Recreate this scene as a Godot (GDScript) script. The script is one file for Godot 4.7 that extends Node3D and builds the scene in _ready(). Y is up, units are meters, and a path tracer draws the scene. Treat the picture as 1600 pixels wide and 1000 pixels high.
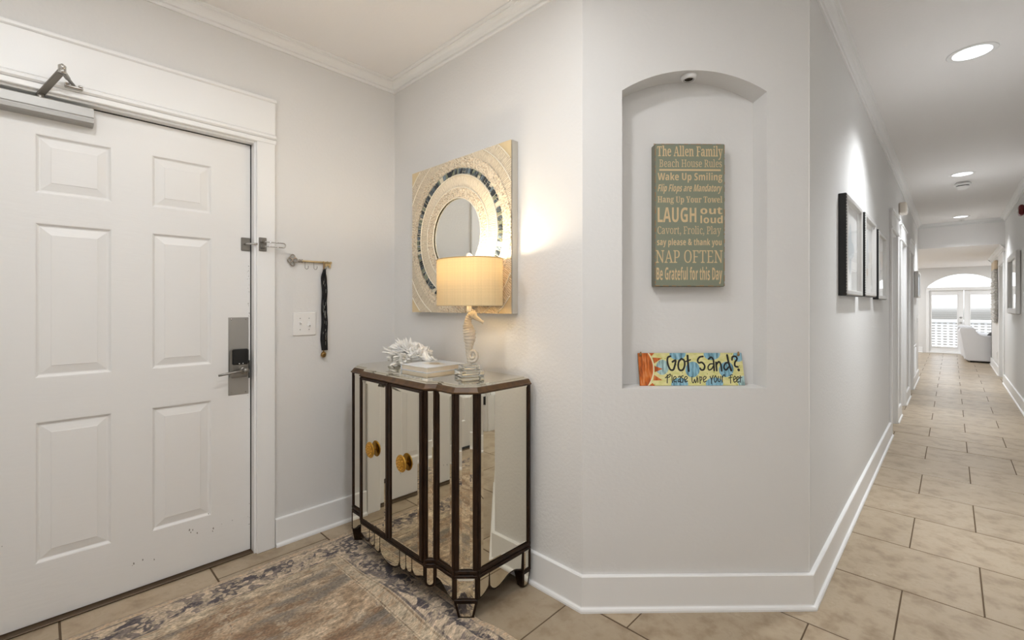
extends Node3D
# An entrance hall: a white door, a mirrored cabinet, an arched niche and a long tiled corridor.

const RIGHT := 44.0165                 # yaw of the camera in degrees
var org := Vector3.ZERO                # origin of the thing being built; helpers take world points
var used := {}
var M := {}
var rng := RandomNumberGenerator.new()

const WX := -2.505      # door wall face
const WZ := -1.535      # wall face behind the cabinet
const HX := -0.42       # corridor, left wall face
const RX := 0.605       # corridor, right wall face
const CH := 2.625       # ceiling height
const BZ := 0.46        # wall behind the camera
const FZ := -16.15      # far wall
const LC := 2.21        # lower ceiling of the living room
const NP := Vector3(-1.083, 0, -1.535)   # left end of the niche wall
const XC := -1.828      # middle of the cabinet

# ------------------------------------------------------------------ naming and nodes
func numbered(called: String) -> String:
	var n: int = used.get(called, 0)
	used[called] = n + 1
	return called if n == 0 else "%s_%03d" % [called, n]

func tag(o: Node, label: String, category := "", group := "") -> Node:
	if label: o.set_meta("label", label)
	if category: o.set_meta("category", category)
	if group: o.set_meta("group", group)
	return o

func thing(called: String, label: String, category: String, at: Vector3, group := "") -> Node3D:
	var o := Node3D.new()
	o.name = numbered(called)
	add_child(o)
	o.position = at
	org = at
	tag(o, label, category, group)
	return o

func structure(called: String, at := Vector3.ZERO) -> Node3D:
	var o := Node3D.new()
	o.name = called
	add_child(o)
	o.position = at
	org = at
	o.set_meta("kind", "structure")
	return o

func obj(called: String, st: SurfaceTool, m: Material, parent: Node, normals := true) -> MeshInstance3D:
	if normals: st.generate_normals()
	var o := MeshInstance3D.new()
	o.mesh = st.commit()
	o.material_override = m
	o.name = called
	o.cast_shadow = GeometryInstance3D.SHADOW_CASTING_SETTING_ON
	parent.add_child(o, true)
	return o

func struct(called: String, st: SurfaceTool, m: Material) -> MeshInstance3D:
	var o := obj(called, st, m, self)
	o.set_meta("kind", "structure")
	return o

func tool(smooth := false) -> SurfaceTool:
	var st := SurfaceTool.new()
	st.begin(Mesh.PRIMITIVE_TRIANGLES)
	st.set_smooth_group(0 if smooth else -1)
	return st

# ------------------------------------------------------------------ shapes
func v(st: SurfaceTool, p: Vector3) -> void:
	st.add_vertex(p - org)

func tri(st: SurfaceTool, a: Vector3, b: Vector3, c: Vector3) -> void:      # counter-clockwise seen from outside
	v(st, a); v(st, c); v(st, b)

func quad(st: SurfaceTool, a: Vector3, b: Vector3, c: Vector3, d: Vector3) -> void:
	tri(st, a, b, c); tri(st, a, c, d)

func quad_uv(st: SurfaceTool, a: Vector3, b: Vector3, c: Vector3, d: Vector3) -> void:
	var p := [a, c, b, a, d, c]
	var t := [Vector2(0, 1), Vector2(1, 0), Vector2(1, 1), Vector2(0, 1), Vector2(0, 0), Vector2(1, 0)]
	for i in 6:
		st.set_uv(t[i]); v(st, p[i])

func out_tri(st: SurfaceTool, a: Vector3, b: Vector3, c: Vector3, inside: Vector3) -> void:
	if (b - a).cross(c - a).dot((a + b + c) / 3.0 - inside) >= 0.0: tri(st, a, b, c)
	else: tri(st, a, c, b)

func out_quad(st: SurfaceTool, a: Vector3, b: Vector3, c: Vector3, d: Vector3, inside: Vector3) -> void:
	out_tri(st, a, b, c, inside); out_tri(st, a, c, d, inside)

func box(st: SurfaceTool, lo: Vector3, hi: Vector3, bev := 0.0, xf := Transform3D()) -> void:
	# a box between two corners (in the frame xf), its edges chamfered by bev
	var c := (lo + hi) / 2.0
	var h := (hi - lo).abs() / 2.0
	var mid := xf * c
	var b := minf(bev, minf(h.x, minf(h.y, h.z)) * 0.8)
	var P := func(sx: int, sy: int, sz: int, k: int) -> Vector3:
		var q := Vector3(sx * h.x, sy * h.y, sz * h.z)
		if k != 0: q.x -= sx * b
		if k != 1: q.y -= sy * b
		if k != 2: q.z -= sz * b
		return xf * (c + q)
	for k in 3:
		for s in [-1, 1]:
			var q := []
			for t in [[-1, -1], [1, -1], [1, 1], [-1, 1]]:
				q.append(P.call(s, t[0], t[1], 0) if k == 0 else (P.call(t[0], s, t[1], 1) if k == 1 else P.call(t[0], t[1], s, 2)))
			out_quad(st, q[0], q[1], q[2], q[3], mid)
	if b <= 0.0: return
	for s in [-1, 1]:
		for t in [-1, 1]:
			out_quad(st, P.call(s, t, -1, 0), P.call(s, t, 1, 0), P.call(s, t, 1, 1), P.call(s, t, -1, 1), mid)
			out_quad(st, P.call(s, -1, t, 0), P.call(s, 1, t, 0), P.call(s, 1, t, 2), P.call(s, -1, t, 2), mid)
			out_quad(st, P.call(-1, s, t, 1), P.call(1, s, t, 1), P.call(1, s, t, 2), P.call(-1, s, t, 2), mid)
			for u in [-1, 1]:
				out_tri(st, P.call(s, t, u, 0), P.call(s, t, u, 1), P.call(s, t, u, 2), mid)

func extrude(st: SurfaceTool, poly: PackedVector2Array, d0: float, d1: float, xf := Transform3D()) -> void:
	# a polygon in the xy plane of xf, from z = d0 to z = d1
	var p := poly
	if Geometry2D.is_polygon_clockwise(p): p.reverse()
	var t := Geometry2D.triangulate_polygon(p)
	for i in range(0, t.size(), 3):
		var a := p[t[i]]; var b := p[t[i + 1]]; var c := p[t[i + 2]]
		if (b - a).cross(c - a) < 0.0:
			var s := b; b = c; c = s
		tri(st, xf * Vector3(a.x, a.y, d1), xf * Vector3(b.x, b.y, d1), xf * Vector3(c.x, c.y, d1))
		tri(st, xf * Vector3(a.x, a.y, d0), xf * Vector3(c.x, c.y, d0), xf * Vector3(b.x, b.y, d0))
	for i in p.size():
		var a := p[i]; var b := p[(i + 1) % p.size()]
		quad(st, xf * Vector3(a.x, a.y, d0), xf * Vector3(b.x, b.y, d0), xf * Vector3(b.x, b.y, d1), xf * Vector3(a.x, a.y, d1))

func tube(st: SurfaceTool, pts: Array, radii: Array, seg := 10, caps := true, squash := 1.0, side := Vector3.UP) -> void:
	# a tube along points; the frame is carried along the curve
	var n := pts.size()
	var rings := []
	var up := side
	for i in n:
		var t: Vector3 = (pts[mini(i + 1, n - 1)] - pts[maxi(i - 1, 0)]).normalized()
		if absf(t.dot(up)) > 0.95: up = Vector3.RIGHT if absf(t.x) < 0.9 else Vector3.BACK
		var x := up.cross(t).normalized()
		var y := t.cross(x).normalized()
		up = y
		var r: float = radii[i] if radii.size() > 1 else radii[0]
		var ring := PackedVector3Array()
		for k in seg:
			var a := TAU * k / seg
			ring.append(pts[i] + x * cos(a) * r + y * sin(a) * r * squash)
		rings.append(ring)
	for i in n - 1:
		for k in seg:
			var l := (k + 1) % seg
			quad(st, rings[i][k], rings[i][l], rings[i + 1][l], rings[i + 1][k])
	if caps:
		for k in range(1, seg - 1):
			tri(st, rings[0][0], rings[0][k + 1], rings[0][k])
			tri(st, rings[n - 1][0], rings[n - 1][k], rings[n - 1][k + 1])

func lathe(st: SurfaceTool, prof: Array, seg: int, xf: Transform3D, closed := false) -> void:
	# profile points (radius, height) turned about the y axis of xf, listed from bottom to top
	var n := prof.size()
	for i in (n if closed else n - 1):
		var a: Vector2 = prof[i]; var b: Vector2 = prof[(i + 1) % n]
		for k in seg:
			var t0 := TAU * k / seg; var t1 := TAU * (k + 1) / seg
			var p := xf * Vector3(a.x * cos(t0), a.y, a.x * sin(t0)); var q := xf * Vector3(a.x * cos(t1), a.y, a.x * sin(t1))
			var r := xf * Vector3(b.x * cos(t1), b.y, b.x * sin(t1)); var s := xf * Vector3(b.x * cos(t0), b.y, b.x * sin(t0))
			if a.x > 1e-5: tri(st, p, s, q)
			if b.x > 1e-5: tri(st, q, s, r)

func ball(st: SurfaceTool, c: Vector3, r: Vector3, seg := 12, rows := 8, basis := Basis()) -> void:
	var prof := []
	for i in rows + 1:
		var a := -PI / 2 + PI * i / rows
		prof.append(Vector2(maxf(cos(a), 0.0) if i > 0 and i < rows else 0.0, sin(a)))
	lathe(st, prof, seg, Transform3D(basis.scaled_local(r), c))

func sweep_plan(st: SurfaceTool, path: Array, prof: Array) -> void:
	# a moulding: profile points (outwards, y) run along plan points (x, z), mitred; outwards is to the right of the way
	var n := path.size()
	var rows := []
	for i in n:
		var a: Vector2 = (path[i] - path[i - 1]).normalized() if i > 0 else Vector2.ZERO
		var b: Vector2 = (path[i + 1] - path[i]).normalized() if i < n - 1 else Vector2.ZERO
		var na := Vector2(-a.y, a.x); var nb := Vector2(-b.y, b.x)
		var m := (na + nb).normalized()
		var k: float = 1.0 / maxf(0.3, m.dot(nb if i < n - 1 else na))
		var row := PackedVector3Array()
		for q in prof:
			row.append(Vector3(path[i].x + m.x * k * q.x, q.y, path[i].y + m.y * k * q.x))
		rows.append(row)
	for i in n - 1:
		var mid := Vector3.ZERO
		for q in rows[i]: mid += q
		for q in rows[i + 1]: mid += q
		mid /= 2.0 * prof.size()
		for k in prof.size():
			var l := (k + 1) % prof.size()
			out_quad(st, rows[i][k], rows[i + 1][k], rows[i + 1][l], rows[i][l], mid)
	for e in [0, n - 1]:
		for k in range(1, prof.size() - 1):
			tri(st, rows[e][0], rows[e][k], rows[e][k + 1])

# ------------------------------------------------------------------ materials
func mat(name_: String, c: Color, rough := 0.6, metal := 0.0) -> StandardMaterial3D:
	var m := StandardMaterial3D.new()
	m.resource_name = name_
	m.albedo_color = c
	m.roughness = rough
	m.metallic = metal
	M[name_] = m
	return m

func rgb(r: int, g: int, b: int) -> Color:
	return Color(r / 255.0, g / 255.0, b / 255.0)

func noise(seed_: int, freq: float, octaves := 4, warp := 0.0, kind := FastNoiseLite.TYPE_SIMPLEX_SMOOTH) -> FastNoiseLite:
	var n := FastNoiseLite.new()
	n.seed = seed_
	n.frequency = freq
	n.noise_type = kind
	n.fractal_octaves = octaves
	n.fractal_type = FastNoiseLite.FRACTAL_FBM if octaves > 1 else FastNoiseLite.FRACTAL_NONE
	if warp > 0.0:
		n.domain_warp_enabled = true
		n.domain_warp_amplitude = warp
		n.domain_warp_frequency = freq * 0.7
	return n

func noise_tex(n: FastNoiseLite, size: int, stops: Array, bump := 0.0) -> NoiseTexture2D:
	var t := NoiseTexture2D.new()
	t.width = size; t.height = size
	t.seamless = true
	t.noise = n
	t.generate_mipmaps = false
	if bump > 0.0:
		t.as_normal_map = true
		t.bump_strength = bump
	elif stops:
		var g := Gradient.new()
		var offs := PackedFloat32Array(); var cols := PackedColorArray()
		for s in stops:
			offs.append(s[0]); cols.append(s[1])
		g.offsets = offs; g.colors = cols
		t.color_ramp = g
	return t

func triplanar(m: StandardMaterial3D, scale: Vector3, world := true) -> void:
	m.uv1_triplanar = true
	m.uv1_world_triplanar = world
	m.uv1_scale = scale

func make_materials() -> void:
	var w := mat("wall paint", rgb(228, 226, 223), 0.75)
	w.normal_enabled = true
	w.normal_texture = noise_tex(noise(3, 0.045, 3), 512, [], 3.0)
	w.normal_scale = 0.22
	triplanar(w, Vector3.ONE * 2.2)
	var c := mat("ceiling paint", rgb(248, 245, 243), 0.9)
	c.normal_enabled = true
	c.normal_texture = w.normal_texture
	c.normal_scale = 0.12
	triplanar(c, Vector3.ONE * 1.7)
	mat("trim paint", rgb(243, 242, 240), 0.38)
	var d := mat("door paint", rgb(238, 236, 233), 0.36)
	d.normal_enabled = true
	d.normal_texture = noise_tex(noise(9, 0.02, 4), 512, [], 4.0)
	d.normal_scale = 0.12
	triplanar(d, Vector3(0.35, 5.0, 0.35))
	mat("dark gap", rgb(32, 29, 26), 0.9)
	mat("grout", rgb(98, 80, 60), 0.95)
	mat("door sill", rgb(84, 66, 44), 0.5, 0.2)
	var stone := noise(21, 0.006, 8, 45.0)
	stone.fractal_gain = 0.62
	var tn := noise_tex(stone, 1024, [[0.0, rgb(150, 130, 105)], [0.30, rgb(170, 150, 124)], [0.5, rgb(182, 163, 137)], [0.7, rgb(187, 169, 144)], [0.8, rgb(179, 160, 134)], [1.0, rgb(203, 187, 163)]])
	var tb := noise_tex(stone, 1024, [], 4.0)
	for k in 5:
		var t := mat("stone tile %d" % k, Color(1, 1, 1).darkened([0.0, 0.03, 0.06, 0.02, 0.045][k]), 0.34)
		t.albedo_texture = tn
		t.normal_enabled = true
		t.normal_texture = tb
		t.normal_scale = 0.12
		triplanar(t, Vector3.ONE * [0.9, 1.0, 0.85, 1.1, 0.95][k])
		t.uv1_offset = Vector3(0.21, 0.37, 0.59) * k
	mat("brushed steel", rgb(176, 174, 170), 0.36, 0.85)
	mat("bright steel", rgb(200, 198, 194), 0.2, 1.0)
	mat("dark nickel", rgb(144, 140, 134), 0.3, 0.9)
	mat("silver enamel", rgb(172, 170, 166), 0.42, 0.35)
	mat("black plastic", rgb(18, 17, 17), 0.3)
	mat("white plastic", rgb(238, 236, 233), 0.35)
	mat("mirror glass", rgb(232, 234, 232), 0.015, 1.0)
	mat("antique mirror", rgb(222, 217, 203), 0.02, 1.0)
	mat("bevel glass", rgb(226, 228, 222), 0.03, 1.0)
	var bw := mat("bronze wood", rgb(54, 35, 18), 0.5, 0.0)
	bw.metallic_specular = 0.35
	bw.albedo_texture = noise_tex(noise(31, 0.03, 4), 256, [[0.0, rgb(120, 105, 90)], [0.5, rgb(200, 190, 180)], [1.0, rgb(255, 255, 255)]])
	triplanar(bw, Vector3(6, 1.2, 6))
	var gw := mat("gilt wood", rgb(104, 74, 42), 0.42, 0.15)
	gw.albedo_texture = noise_tex(noise(32, 0.02, 4), 256, [[0.0, rgb(120, 110, 100)], [0.5, rgb(205, 200, 190)], [1.0, rgb(255, 255, 255)]])
	triplanar(gw, Vector3(3, 3, 3))
	mat("gold", rgb(206, 158, 70), 0.28, 0.95)
	mat("shell white", rgb(240, 238, 234), 0.6)
	mat("plaster white", rgb(238, 234, 226), 0.62)
	var g := mat("crystal", Color(0.97, 0.98, 0.97, 0.02), 0.02)
	g.transparency = BaseMaterial3D.TRANSPARENCY_ALPHA
	g.refraction_enabled = true
	g.refraction_scale = 0.05
	mat("book cover", rgb(214, 216, 220), 0.4)
	mat("book pages", rgb(208, 198, 182), 0.85)
	mat("cord black", rgb(20, 19, 20), 0.75)
	mat("sign face", rgb(132, 137, 119), 0.75)
	mat("sign side", rgb(122, 120, 106), 0.8)
	mat("sign worn", rgb(160, 118, 72), 0.8)
	mat("sign letters", rgb(214, 188, 146), 0.75)
	mat("black frame", rgb(14, 13, 13), 0.35)
	mat("silver frame", rgb(206, 203, 199), 0.38, 0.35)
	mat("white mat board", rgb(236, 236, 234), 0.8)
	mat("pale print", rgb(206, 214, 218), 0.8)
	var p := mat("pane", Color(1, 1, 1, 0.06), 0.02)
	p.transparency = BaseMaterial3D.TRANSPARENCY_ALPHA
	mat("white slipcover", rgb(236, 236, 238), 0.9)
	mat("grey cushion", rgb(96, 94, 92), 0.9)
	mat("woven rods", rgb(222, 219, 214), 0.8)
	mat("woven top", rgb(222, 204, 178), 0.8)
	mat("red plastic", rgb(96, 16, 18), 0.35)
	mat("outdoor white", rgb(238, 238, 238), 0.6)
	mat("deck grey", rgb(170, 168, 164), 0.8)
	mat("jute", rgb(150, 116, 74), 0.9)

# ------------------------------------------------------------------ camera, sky, light
func set_view() -> void:
	var cam := Camera3D.new()
	cam.name = "camera"
	add_child(cam)
	cam.position = Vector3(0, 1.24, 0)
	cam.rotation_degrees.y = RIGHT
	var near := 0.05
	cam.set_frustum(1000.0 / 711.0 * near, Vector2(0, -23.0 / 711.0 * near), near, 200.0)
	cam.current = true
	var we := WorldEnvironment.new()
	we.name = "world"
	var env := Environment.new()
	env.background_mode = Environment.BG_SKY
	var sky := Sky.new()
	var sm := ProceduralSkyMaterial.new()
	sm.sky_top_color = rgb(214, 224, 236)
	sm.sky_horizon_color = rgb(244, 246, 248)
	sm.ground_horizon_color = rgb(206, 208, 206)
	sm.ground_bottom_color = rgb(190, 188, 182)
	sm.sky_energy_multiplier = 1.55
	sm.ground_energy_multiplier = 0.9
	sky.sky_material = sm
	env.sky = sky
	env.tonemap_mode = Environment.TONE_MAPPER_LINEAR
	env.tonemap_exposure = 1.04
	env.sdfgi_enabled = true
	env.ssao_enabled = true
	env.ssil_enabled = true
	env.ambient_light_source = Environment.AMBIENT_SOURCE_DISABLED
	we.environment = env
	add_child(we)

func panel_light(at: Vector3, energy: float, colour: Color, size: float) -> void:
	var l := AreaLight3D.new()
	l.name = "lamp_light"
	add_child(l, true)
	l.position = at
	l.rotation_degrees = Vector3(-90, 0, 0)
	l.light_color = colour
	l.light_energy = energy
	l.area_size = Vector2(size, size)
	l.area_normalize_energy = true
	l.area_range = 30.0
	l.shadow_enabled = true

func spot_light(at: Vector3, energy: float, colour: Color, angle: float, size: float) -> void:
	var l := SpotLight3D.new()
	l.name = "lamp_light"
	add_child(l, true)
	l.position = at
	l.rotation_degrees = Vector3(-90, 0, 0)
	l.light_color = colour
	l.light_energy = energy
	l.light_size = size
	l.spot_angle = angle
	l.spot_angle_attenuation = 1.0
	l.spot_range = 30.0
	l.spot_attenuation = 2.0
	l.shadow_enabled = true

func can_light(called: String, label: String, at: Vector3, r: float, energy: float, colour: Color, glow: float, angle := 0.0) -> void:
	var t := thing(called, label, "ceiling light", at, "recessed ceiling lights")
	var st := tool(true)
	lathe(st, [Vector2(r * 0.8, -0.002), Vector2(r, -0.004), Vector2(r * 1.04, -0.0005), Vector2(r * 0.78, -0.0005)], 40, Transform3D(Basis(), at), true)
	obj("trim_ring", st, M["trim paint"], t)
	var gm := StandardMaterial3D.new()
	gm.resource_name = "lamp lens"
	gm.albedo_color = Color(0.95, 0.95, 0.95)
	gm.emission_enabled = true
	gm.emission = colour
	gm.emission_energy_multiplier = glow
	st = tool(true)
	lathe(st, [Vector2(0, -0.0022), Vector2(r * 0.8, -0.0022), Vector2(r * 0.8, -0.0008), Vector2(0, -0.0008)], 40, Transform3D(Basis(), at))
	obj("lens", st, gm, t)
	if angle > 0.0: spot_light(at + Vector3(0, -0.012, 0), energy, colour, angle, r * 0.75)
	else: panel_light(at + Vector3(0, -0.006, 0), energy, colour, r * 1.4)

func set_lights() -> void:
	var entry := Color(0.965, 0.975, 0.985)
	var cool := Color(0.96, 0.98, 1.0)
	can_light("recessed_light", "round recessed ceiling light above the entrance rug, just out of the frame", Vector3(-0.79, CH, -0.68), 0.095, 0.98, entry, 4.0)  # out of view, lights the niche and the entrance door from above
	can_light("recessed_light", "added round fill light in the ceiling between the entrance door and the back wall, out of the frame", Vector3(-1.35, CH, 0.1), 0.095, 0.98, entry, 4.0)  # added fill lamp out of view, evens the light on the entrance walls
	can_light("recessed_light", "unseen round ceiling light above the camera, out of the frame, lighting the niche wall", Vector3(0.08, CH, -0.295), 0.1, 1.05, entry, 3.0)  # unseen lamp, placed to light the niche wall and near corridor
	can_light("recessed_light", "round recessed corridor light with glowing lens, largest of the row", Vector3(0.08, CH, -3.545), 0.1, 4.3, cool, 2.5, 64.0)
	can_light("recessed_light", "round recessed corridor light in front of the smoke detector", Vector3(0.08, CH, -6.76), 0.1, 4.3, cool, 2.5, 64.0)
	can_light("recessed_light", "round recessed corridor light nearest the lowered living room ceiling", Vector3(0.1, CH, -10.0), 0.1, 4.0, cool, 2.5, 60.0)
	can_light("recessed_light", "added fill light in the living room ceiling left of the corridor, hidden by its wall", Vector3(-1.5, LC, -12.2), 0.1, 3.4, cool, 2.0)  # added lamp behind the wall, brightens the near living room
	can_light("recessed_light", "added fill light in the living room ceiling towards the glazed door, hidden by the corridor wall", Vector3(-1.5, LC, -14.8), 0.1, 3.4, cool, 2.0)  # added lamp, hidden from the camera, brightens the far wall
	can_light("recessed_light", "added fill light in the living room ceiling above the armchairs, hidden by the right wall", Vector3(1.9, LC, -15.0), 0.1, 3.4, cool, 2.0)  # added lamp out of view, brightens the armchairs
	var sun := DirectionalLight3D.new()  # unseen sun behind the house, angled to light the balcony lattice
	sun.name = "sun"
	add_child(sun)
	sun.rotation_degrees = Vector3(-68, 20, 0)
	sun.light_energy = 1.6
	sun.light_angular_distance = 2.0
	sun.sky_mode = DirectionalLight3D.SKY_MODE_LIGHT_ONLY
	sun.shadow_enabled = true

# ------------------------------------------------------------------ the rooms
func wall_run(called: String, a: Vector2, b: Vector2, h0: float, h1: float, thick: float, holes := []) -> void:
	# a wall whose face runs from a to b (x, z), the room on its right; holes = [from, to, low, high] along it
	org = Vector3.ZERO
	var st := tool()
	var d := (b - a).normalized()
	var L := (b - a).length()
	var xf := Transform3D(Basis(Vector3(d.x, 0, d.y), Vector3.UP, Vector3(-d.y, 0, d.x)), Vector3(a.x, 0, a.y))
	var x := 0.0
	for h in holes:
		box(st, Vector3(x, h0, -thick), Vector3(h[0], h1, 0), 0.0, xf)
		if h[2] > h0: box(st, Vector3(h[0], h0, -thick), Vector3(h[1], h[2], 0), 0.0, xf)
		if h[3] < h1: box(st, Vector3(h[0], h[3], -thick), Vector3(h[1], h1, 0), 0.0, xf)
		x = h[1]
	box(st, Vector3(x, h0, -thick), Vector3(L, h1, 0), 0.0, xf)
	struct(called, st, M["wall paint"])

func niche_frame() -> Transform3D:
	var k := sqrt(0.5)
	return Transform3D(Basis(Vector3(k, 0, -k), Vector3.UP, Vector3(k, 0, k)), NP)

func arch(x0: float, x1: float, spring: float, apex: float, n: int) -> Array:
	# points of a segmental arch from (x1, spring) over to (x0, spring)
	var half := (x1 - x0) / 2.0
	var rise := apex - spring
	var r := (half * half + rise * rise) / (2.0 * rise)
	var a0 := asin(half / r)
	var out := []
	for i in n + 1:
		var a := lerpf(a0, -a0, float(i) / n)
		out.append(Vector2((x0 + x1) / 2.0 + r * sin(a), apex - r + r * cos(a)))
	return out

func build_niche_wall() -> void:
	org = Vector3.ZERO
	var xf := niche_frame()
	var L := 0.938
	var x0 := 0.162; var x1 := 0.760; var y0 := 0.899
	var d := 0.105
	var top := arch(x0, x1, 2.118, 2.203, 24)
	var st := tool()
	# front: left, right, below, and the field above the arch
	box(st, Vector3(0, 0, -0.06), Vector3(x0, CH, 0), 0.0, xf)
	box(st, Vector3(x1, 0, -0.06), Vector3(L, CH, 0), 0.0, xf)
	box(st, Vector3(x0, 0, -0.2), Vector3(x1, y0, 0), 0.0, xf)
	for i in top.size() - 1:
		var p: Vector2 = top[i]; var q: Vector2 = top[i + 1]
		quad(st, xf * Vector3(q.x, q.y, 0), xf * Vector3(p.x, p.y, 0), xf * Vector3(p.x, CH, 0), xf * Vector3(q.x, CH, 0))
		quad(st, xf * Vector3(q.x, q.y, -d), xf * Vector3(p.x, p.y, -d), xf * Vector3(p.x, p.y, 0), xf * Vector3(q.x, q.y, 0))
	box(st, Vector3(x0 - 0.1, y0, -0.2), Vector3(x0, CH, -0.0600), 0.0, xf)
	box(st, Vector3(x1, y0, -0.2), Vector3(x1 + 0.1, CH, -0.0600), 0.0, xf)
	box(st, Vector3(x0, y0, -0.2), Vector3(x1, CH, -d), 0.0, xf)
	struct("wall_corner", st, M["wall paint"])

func build_floor() -> void:
	org = Vector3.ZERO
	var st := tool()
	box(st, Vector3(-2.75, -0.15, -16.3), Vector3(3.6, -0.0018, 0.7))
	var f := struct("floor", st, M["grout"])
	var rows := [0.46, -0.05, -0.555, -1.06, -1.565, -2.08, -2.605, -3.085, -3.545, -4.015, -4.485, -4.955, -5.41, -5.835, -6.26, -6.71, -7.12]
	while rows[-1] > -16.1: rows.append(maxf(rows[-1] - 0.455, -16.15))
	var far := tool()
	rng.seed = 5
	var shapes := {}
	for r in rows.size() - 1:
		var za: float = rows[r]; var zb: float = rows[r + 1]
		var off := -0.155 if r % 2 == 1 else 0.095
		# the row between -2.605 and -3.085 has its joint at 0.095, the one nearer at -0.155
		off = 0.095 if (r - 6) % 2 == 0 else -0.155
		var k := int(floor((-2.52 - off) / 0.497))
		while true:
			var xa := off + k * 0.497; var xb := xa + 0.497
			k += 1
			if xa > 3.4: break
			var inside: bool = (za > -2.2 and xa < 0.62) or (xb > HX - 0.15 and xa < RX) or za < -10.4
			if not inside or (za > -2.2 and xa > RX): continue
			xa = maxf(xa, -2.6); xb = minf(xb, 3.4)
			if za < -10.4 and xb < -2.5: continue
			if za > -10.4: xb = minf(xb, RX + 0.03)
			if xb - xa < 0.03: continue
			var g := 0.0026; var gz := 0.0036
			var lo := Vector3(xa + g, -0.012, zb + gz); var hi := Vector3(xb - g, rng.randf_range(-0.0005, 0.0004), za - gz)
			if za < -10.4 and (xa < -0.7 or xb > 0.9):
				box(far, lo, hi, 0.0012)
			else:
				var t := tool()
				box(t, lo, hi, 0.0012)
				obj("tile", t, M["stone tile %d" % rng.randi_range(0, 4)], f)
	var o := obj("distant_tiles", far, M["stone tile 1"], f)
	o.set_meta("kind", "stuff")

func build_shell() -> void:
	build_floor()
	org = Vector3.ZERO
	var st := tool()
	box(st, Vector3(-2.75, CH, -10.55), Vector3(0.8, CH + 0.15, 0.7))
	struct("ceiling", st, M["ceiling paint"])
	st = tool()
	box(st, Vector3(-2.75, LC, -16.3), Vector3(3.6, CH + 0.15, -10.55))
	struct("ceiling_lowered", st, M["ceiling paint"])
	wall_run("wall_left", Vector2(WX, 0.6), Vector2(WX, WZ), 0.0, CH, 0.16, [[0.6 - 0.2, 0.6 + 0.745, 0.0, 2.058]])
	wall_run("wall_front", Vector2(WX - 0.16, WZ), Vector2(NP.x, WZ), 0.0, CH, 0.12)
	build_niche_wall()
	# corridor left wall with three doorways, then the living room's end of it
	wall_run("wall_corridor_left", Vector2(HX, -2.195), Vector2(HX, -10.47), 0.0, CH, 0.12, [[3.425, 4.03, 0.0, 1.97], [4.555, 5.205, 0.0, 1.97], [6.025, 6.675, 0.0, 1.97]])
	wall_run("wall_corridor_right", Vector2(RX, -14.0), Vector2(RX, 0.6), 0.0, CH, 0.13, [[2.45, 3.3, 0.0, 1.93], [10.95, 11.75, 0.0, 2.04]])
	wall_run("wall_back", Vector2(0.74, BZ), Vector2(WX - 0.1, BZ), 0.0, CH, 0.12, [[0.24, 1.06, 0.0, 2.04]])
	wall_run("wall_living_left", Vector2(-2.6, -10.3), Vector2(-2.6, -16.3), 0.0, LC + 0.05, 0.12)
	wall_run("wall_living_near", Vector2(-2.7, -10.47), Vector2(HX, -10.47), 0.0, CH, 0.12)
	wall_run("wall_living_right", Vector2(3.4, -16.3), Vector2(3.4, -13.9), 0.0, LC + 0.05, 0.12)
	wall_run("wall_living_turn", Vector2(3.5, -14.0), Vector2(RX, -14.0), 0.0, LC + 0.05, 0.12)
	# far wall: the double door with its arched window above, and an added, unseen pair of windows further right for daylight
	var wl := tool()
	var xa := -0.46; var xb := 0.90
	var top := arch(xa - 0.02, xb + 0.0, 1.70, 2.035, 28)
	box(wl, Vector3(-2.7, 0, FZ - 0.16), Vector3(xa, LC + 0.02, FZ))
	box(wl, Vector3(xb, 0, FZ - 0.16), Vector3(1.5, LC + 0.02, FZ))
	box(wl, Vector3(1.5, 1.95, FZ - 0.16), Vector3(2.9, LC + 0.02, FZ))
	box(wl, Vector3(1.5, 0, FZ - 0.16), Vector3(2.9, 0.5, FZ))
	box(wl, Vector3(2.9, 0, FZ - 0.16), Vector3(3.5, LC + 0.02, FZ))
	for i in top.size() - 1:
		var p: Vector2 = top[i]; var q: Vector2 = top[i + 1]
		p.x = clampf(p.x, xa, xb); q.x = clampf(q.x, xa, xb)
		var poly := PackedVector2Array([p, Vector2(p.x, LC + 0.02), Vector2(q.x, LC + 0.02), q])
		if absf(p.x - q.x) > 1e-4: extrude(wl, poly, 0, 0.16, Transform3D(Basis(), Vector3(0, 0, FZ - 0.16)))
	struct("wall_far", wl, M["wall paint"])
	build_trim()

const BASE := [Vector2(0, 0), Vector2(0.028, 0), Vector2(0.0275, 0.008), Vector2(0.024, 0.014), Vector2(0.0165, 0.018), Vector2(0.0155, 0.022), Vector2(0.0155, 0.138), Vector2(0.0125, 0.1415), Vector2(0, 0.142)]

func crown_profile(y: float, s := 1.0) -> Array:
	var p := [Vector2(0, -0.068), Vector2(0.008, -0.068), Vector2(0.0105, -0.063), Vector2(0.0105, -0.057), Vector2(0.007, -0.055), Vector2(0.007, -0.052), Vector2(0.015, -0.049), Vector2(0.0165, -0.042), Vector2(0.018, -0.035), Vector2(0.022, -0.027), Vector2(0.029, -0.019), Vector2(0.036, -0.0155), Vector2(0.040, -0.015), Vector2(0.040, -0.010), Vector2(0.050, -0.008), Vector2(0.053, -0.004), Vector2(0.053, 0), Vector2(0, 0)]
	var out := []
	for q in p: out.append(Vector2(q.x * s, y + q.y * s - 0.0005))
	return out

func baseboard(called: String, path: Array) -> void:
	org = Vector3.ZERO
	var st := tool()
	sweep_plan(st, path, BASE)
	struct(called, st, M["trim paint"])

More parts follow.
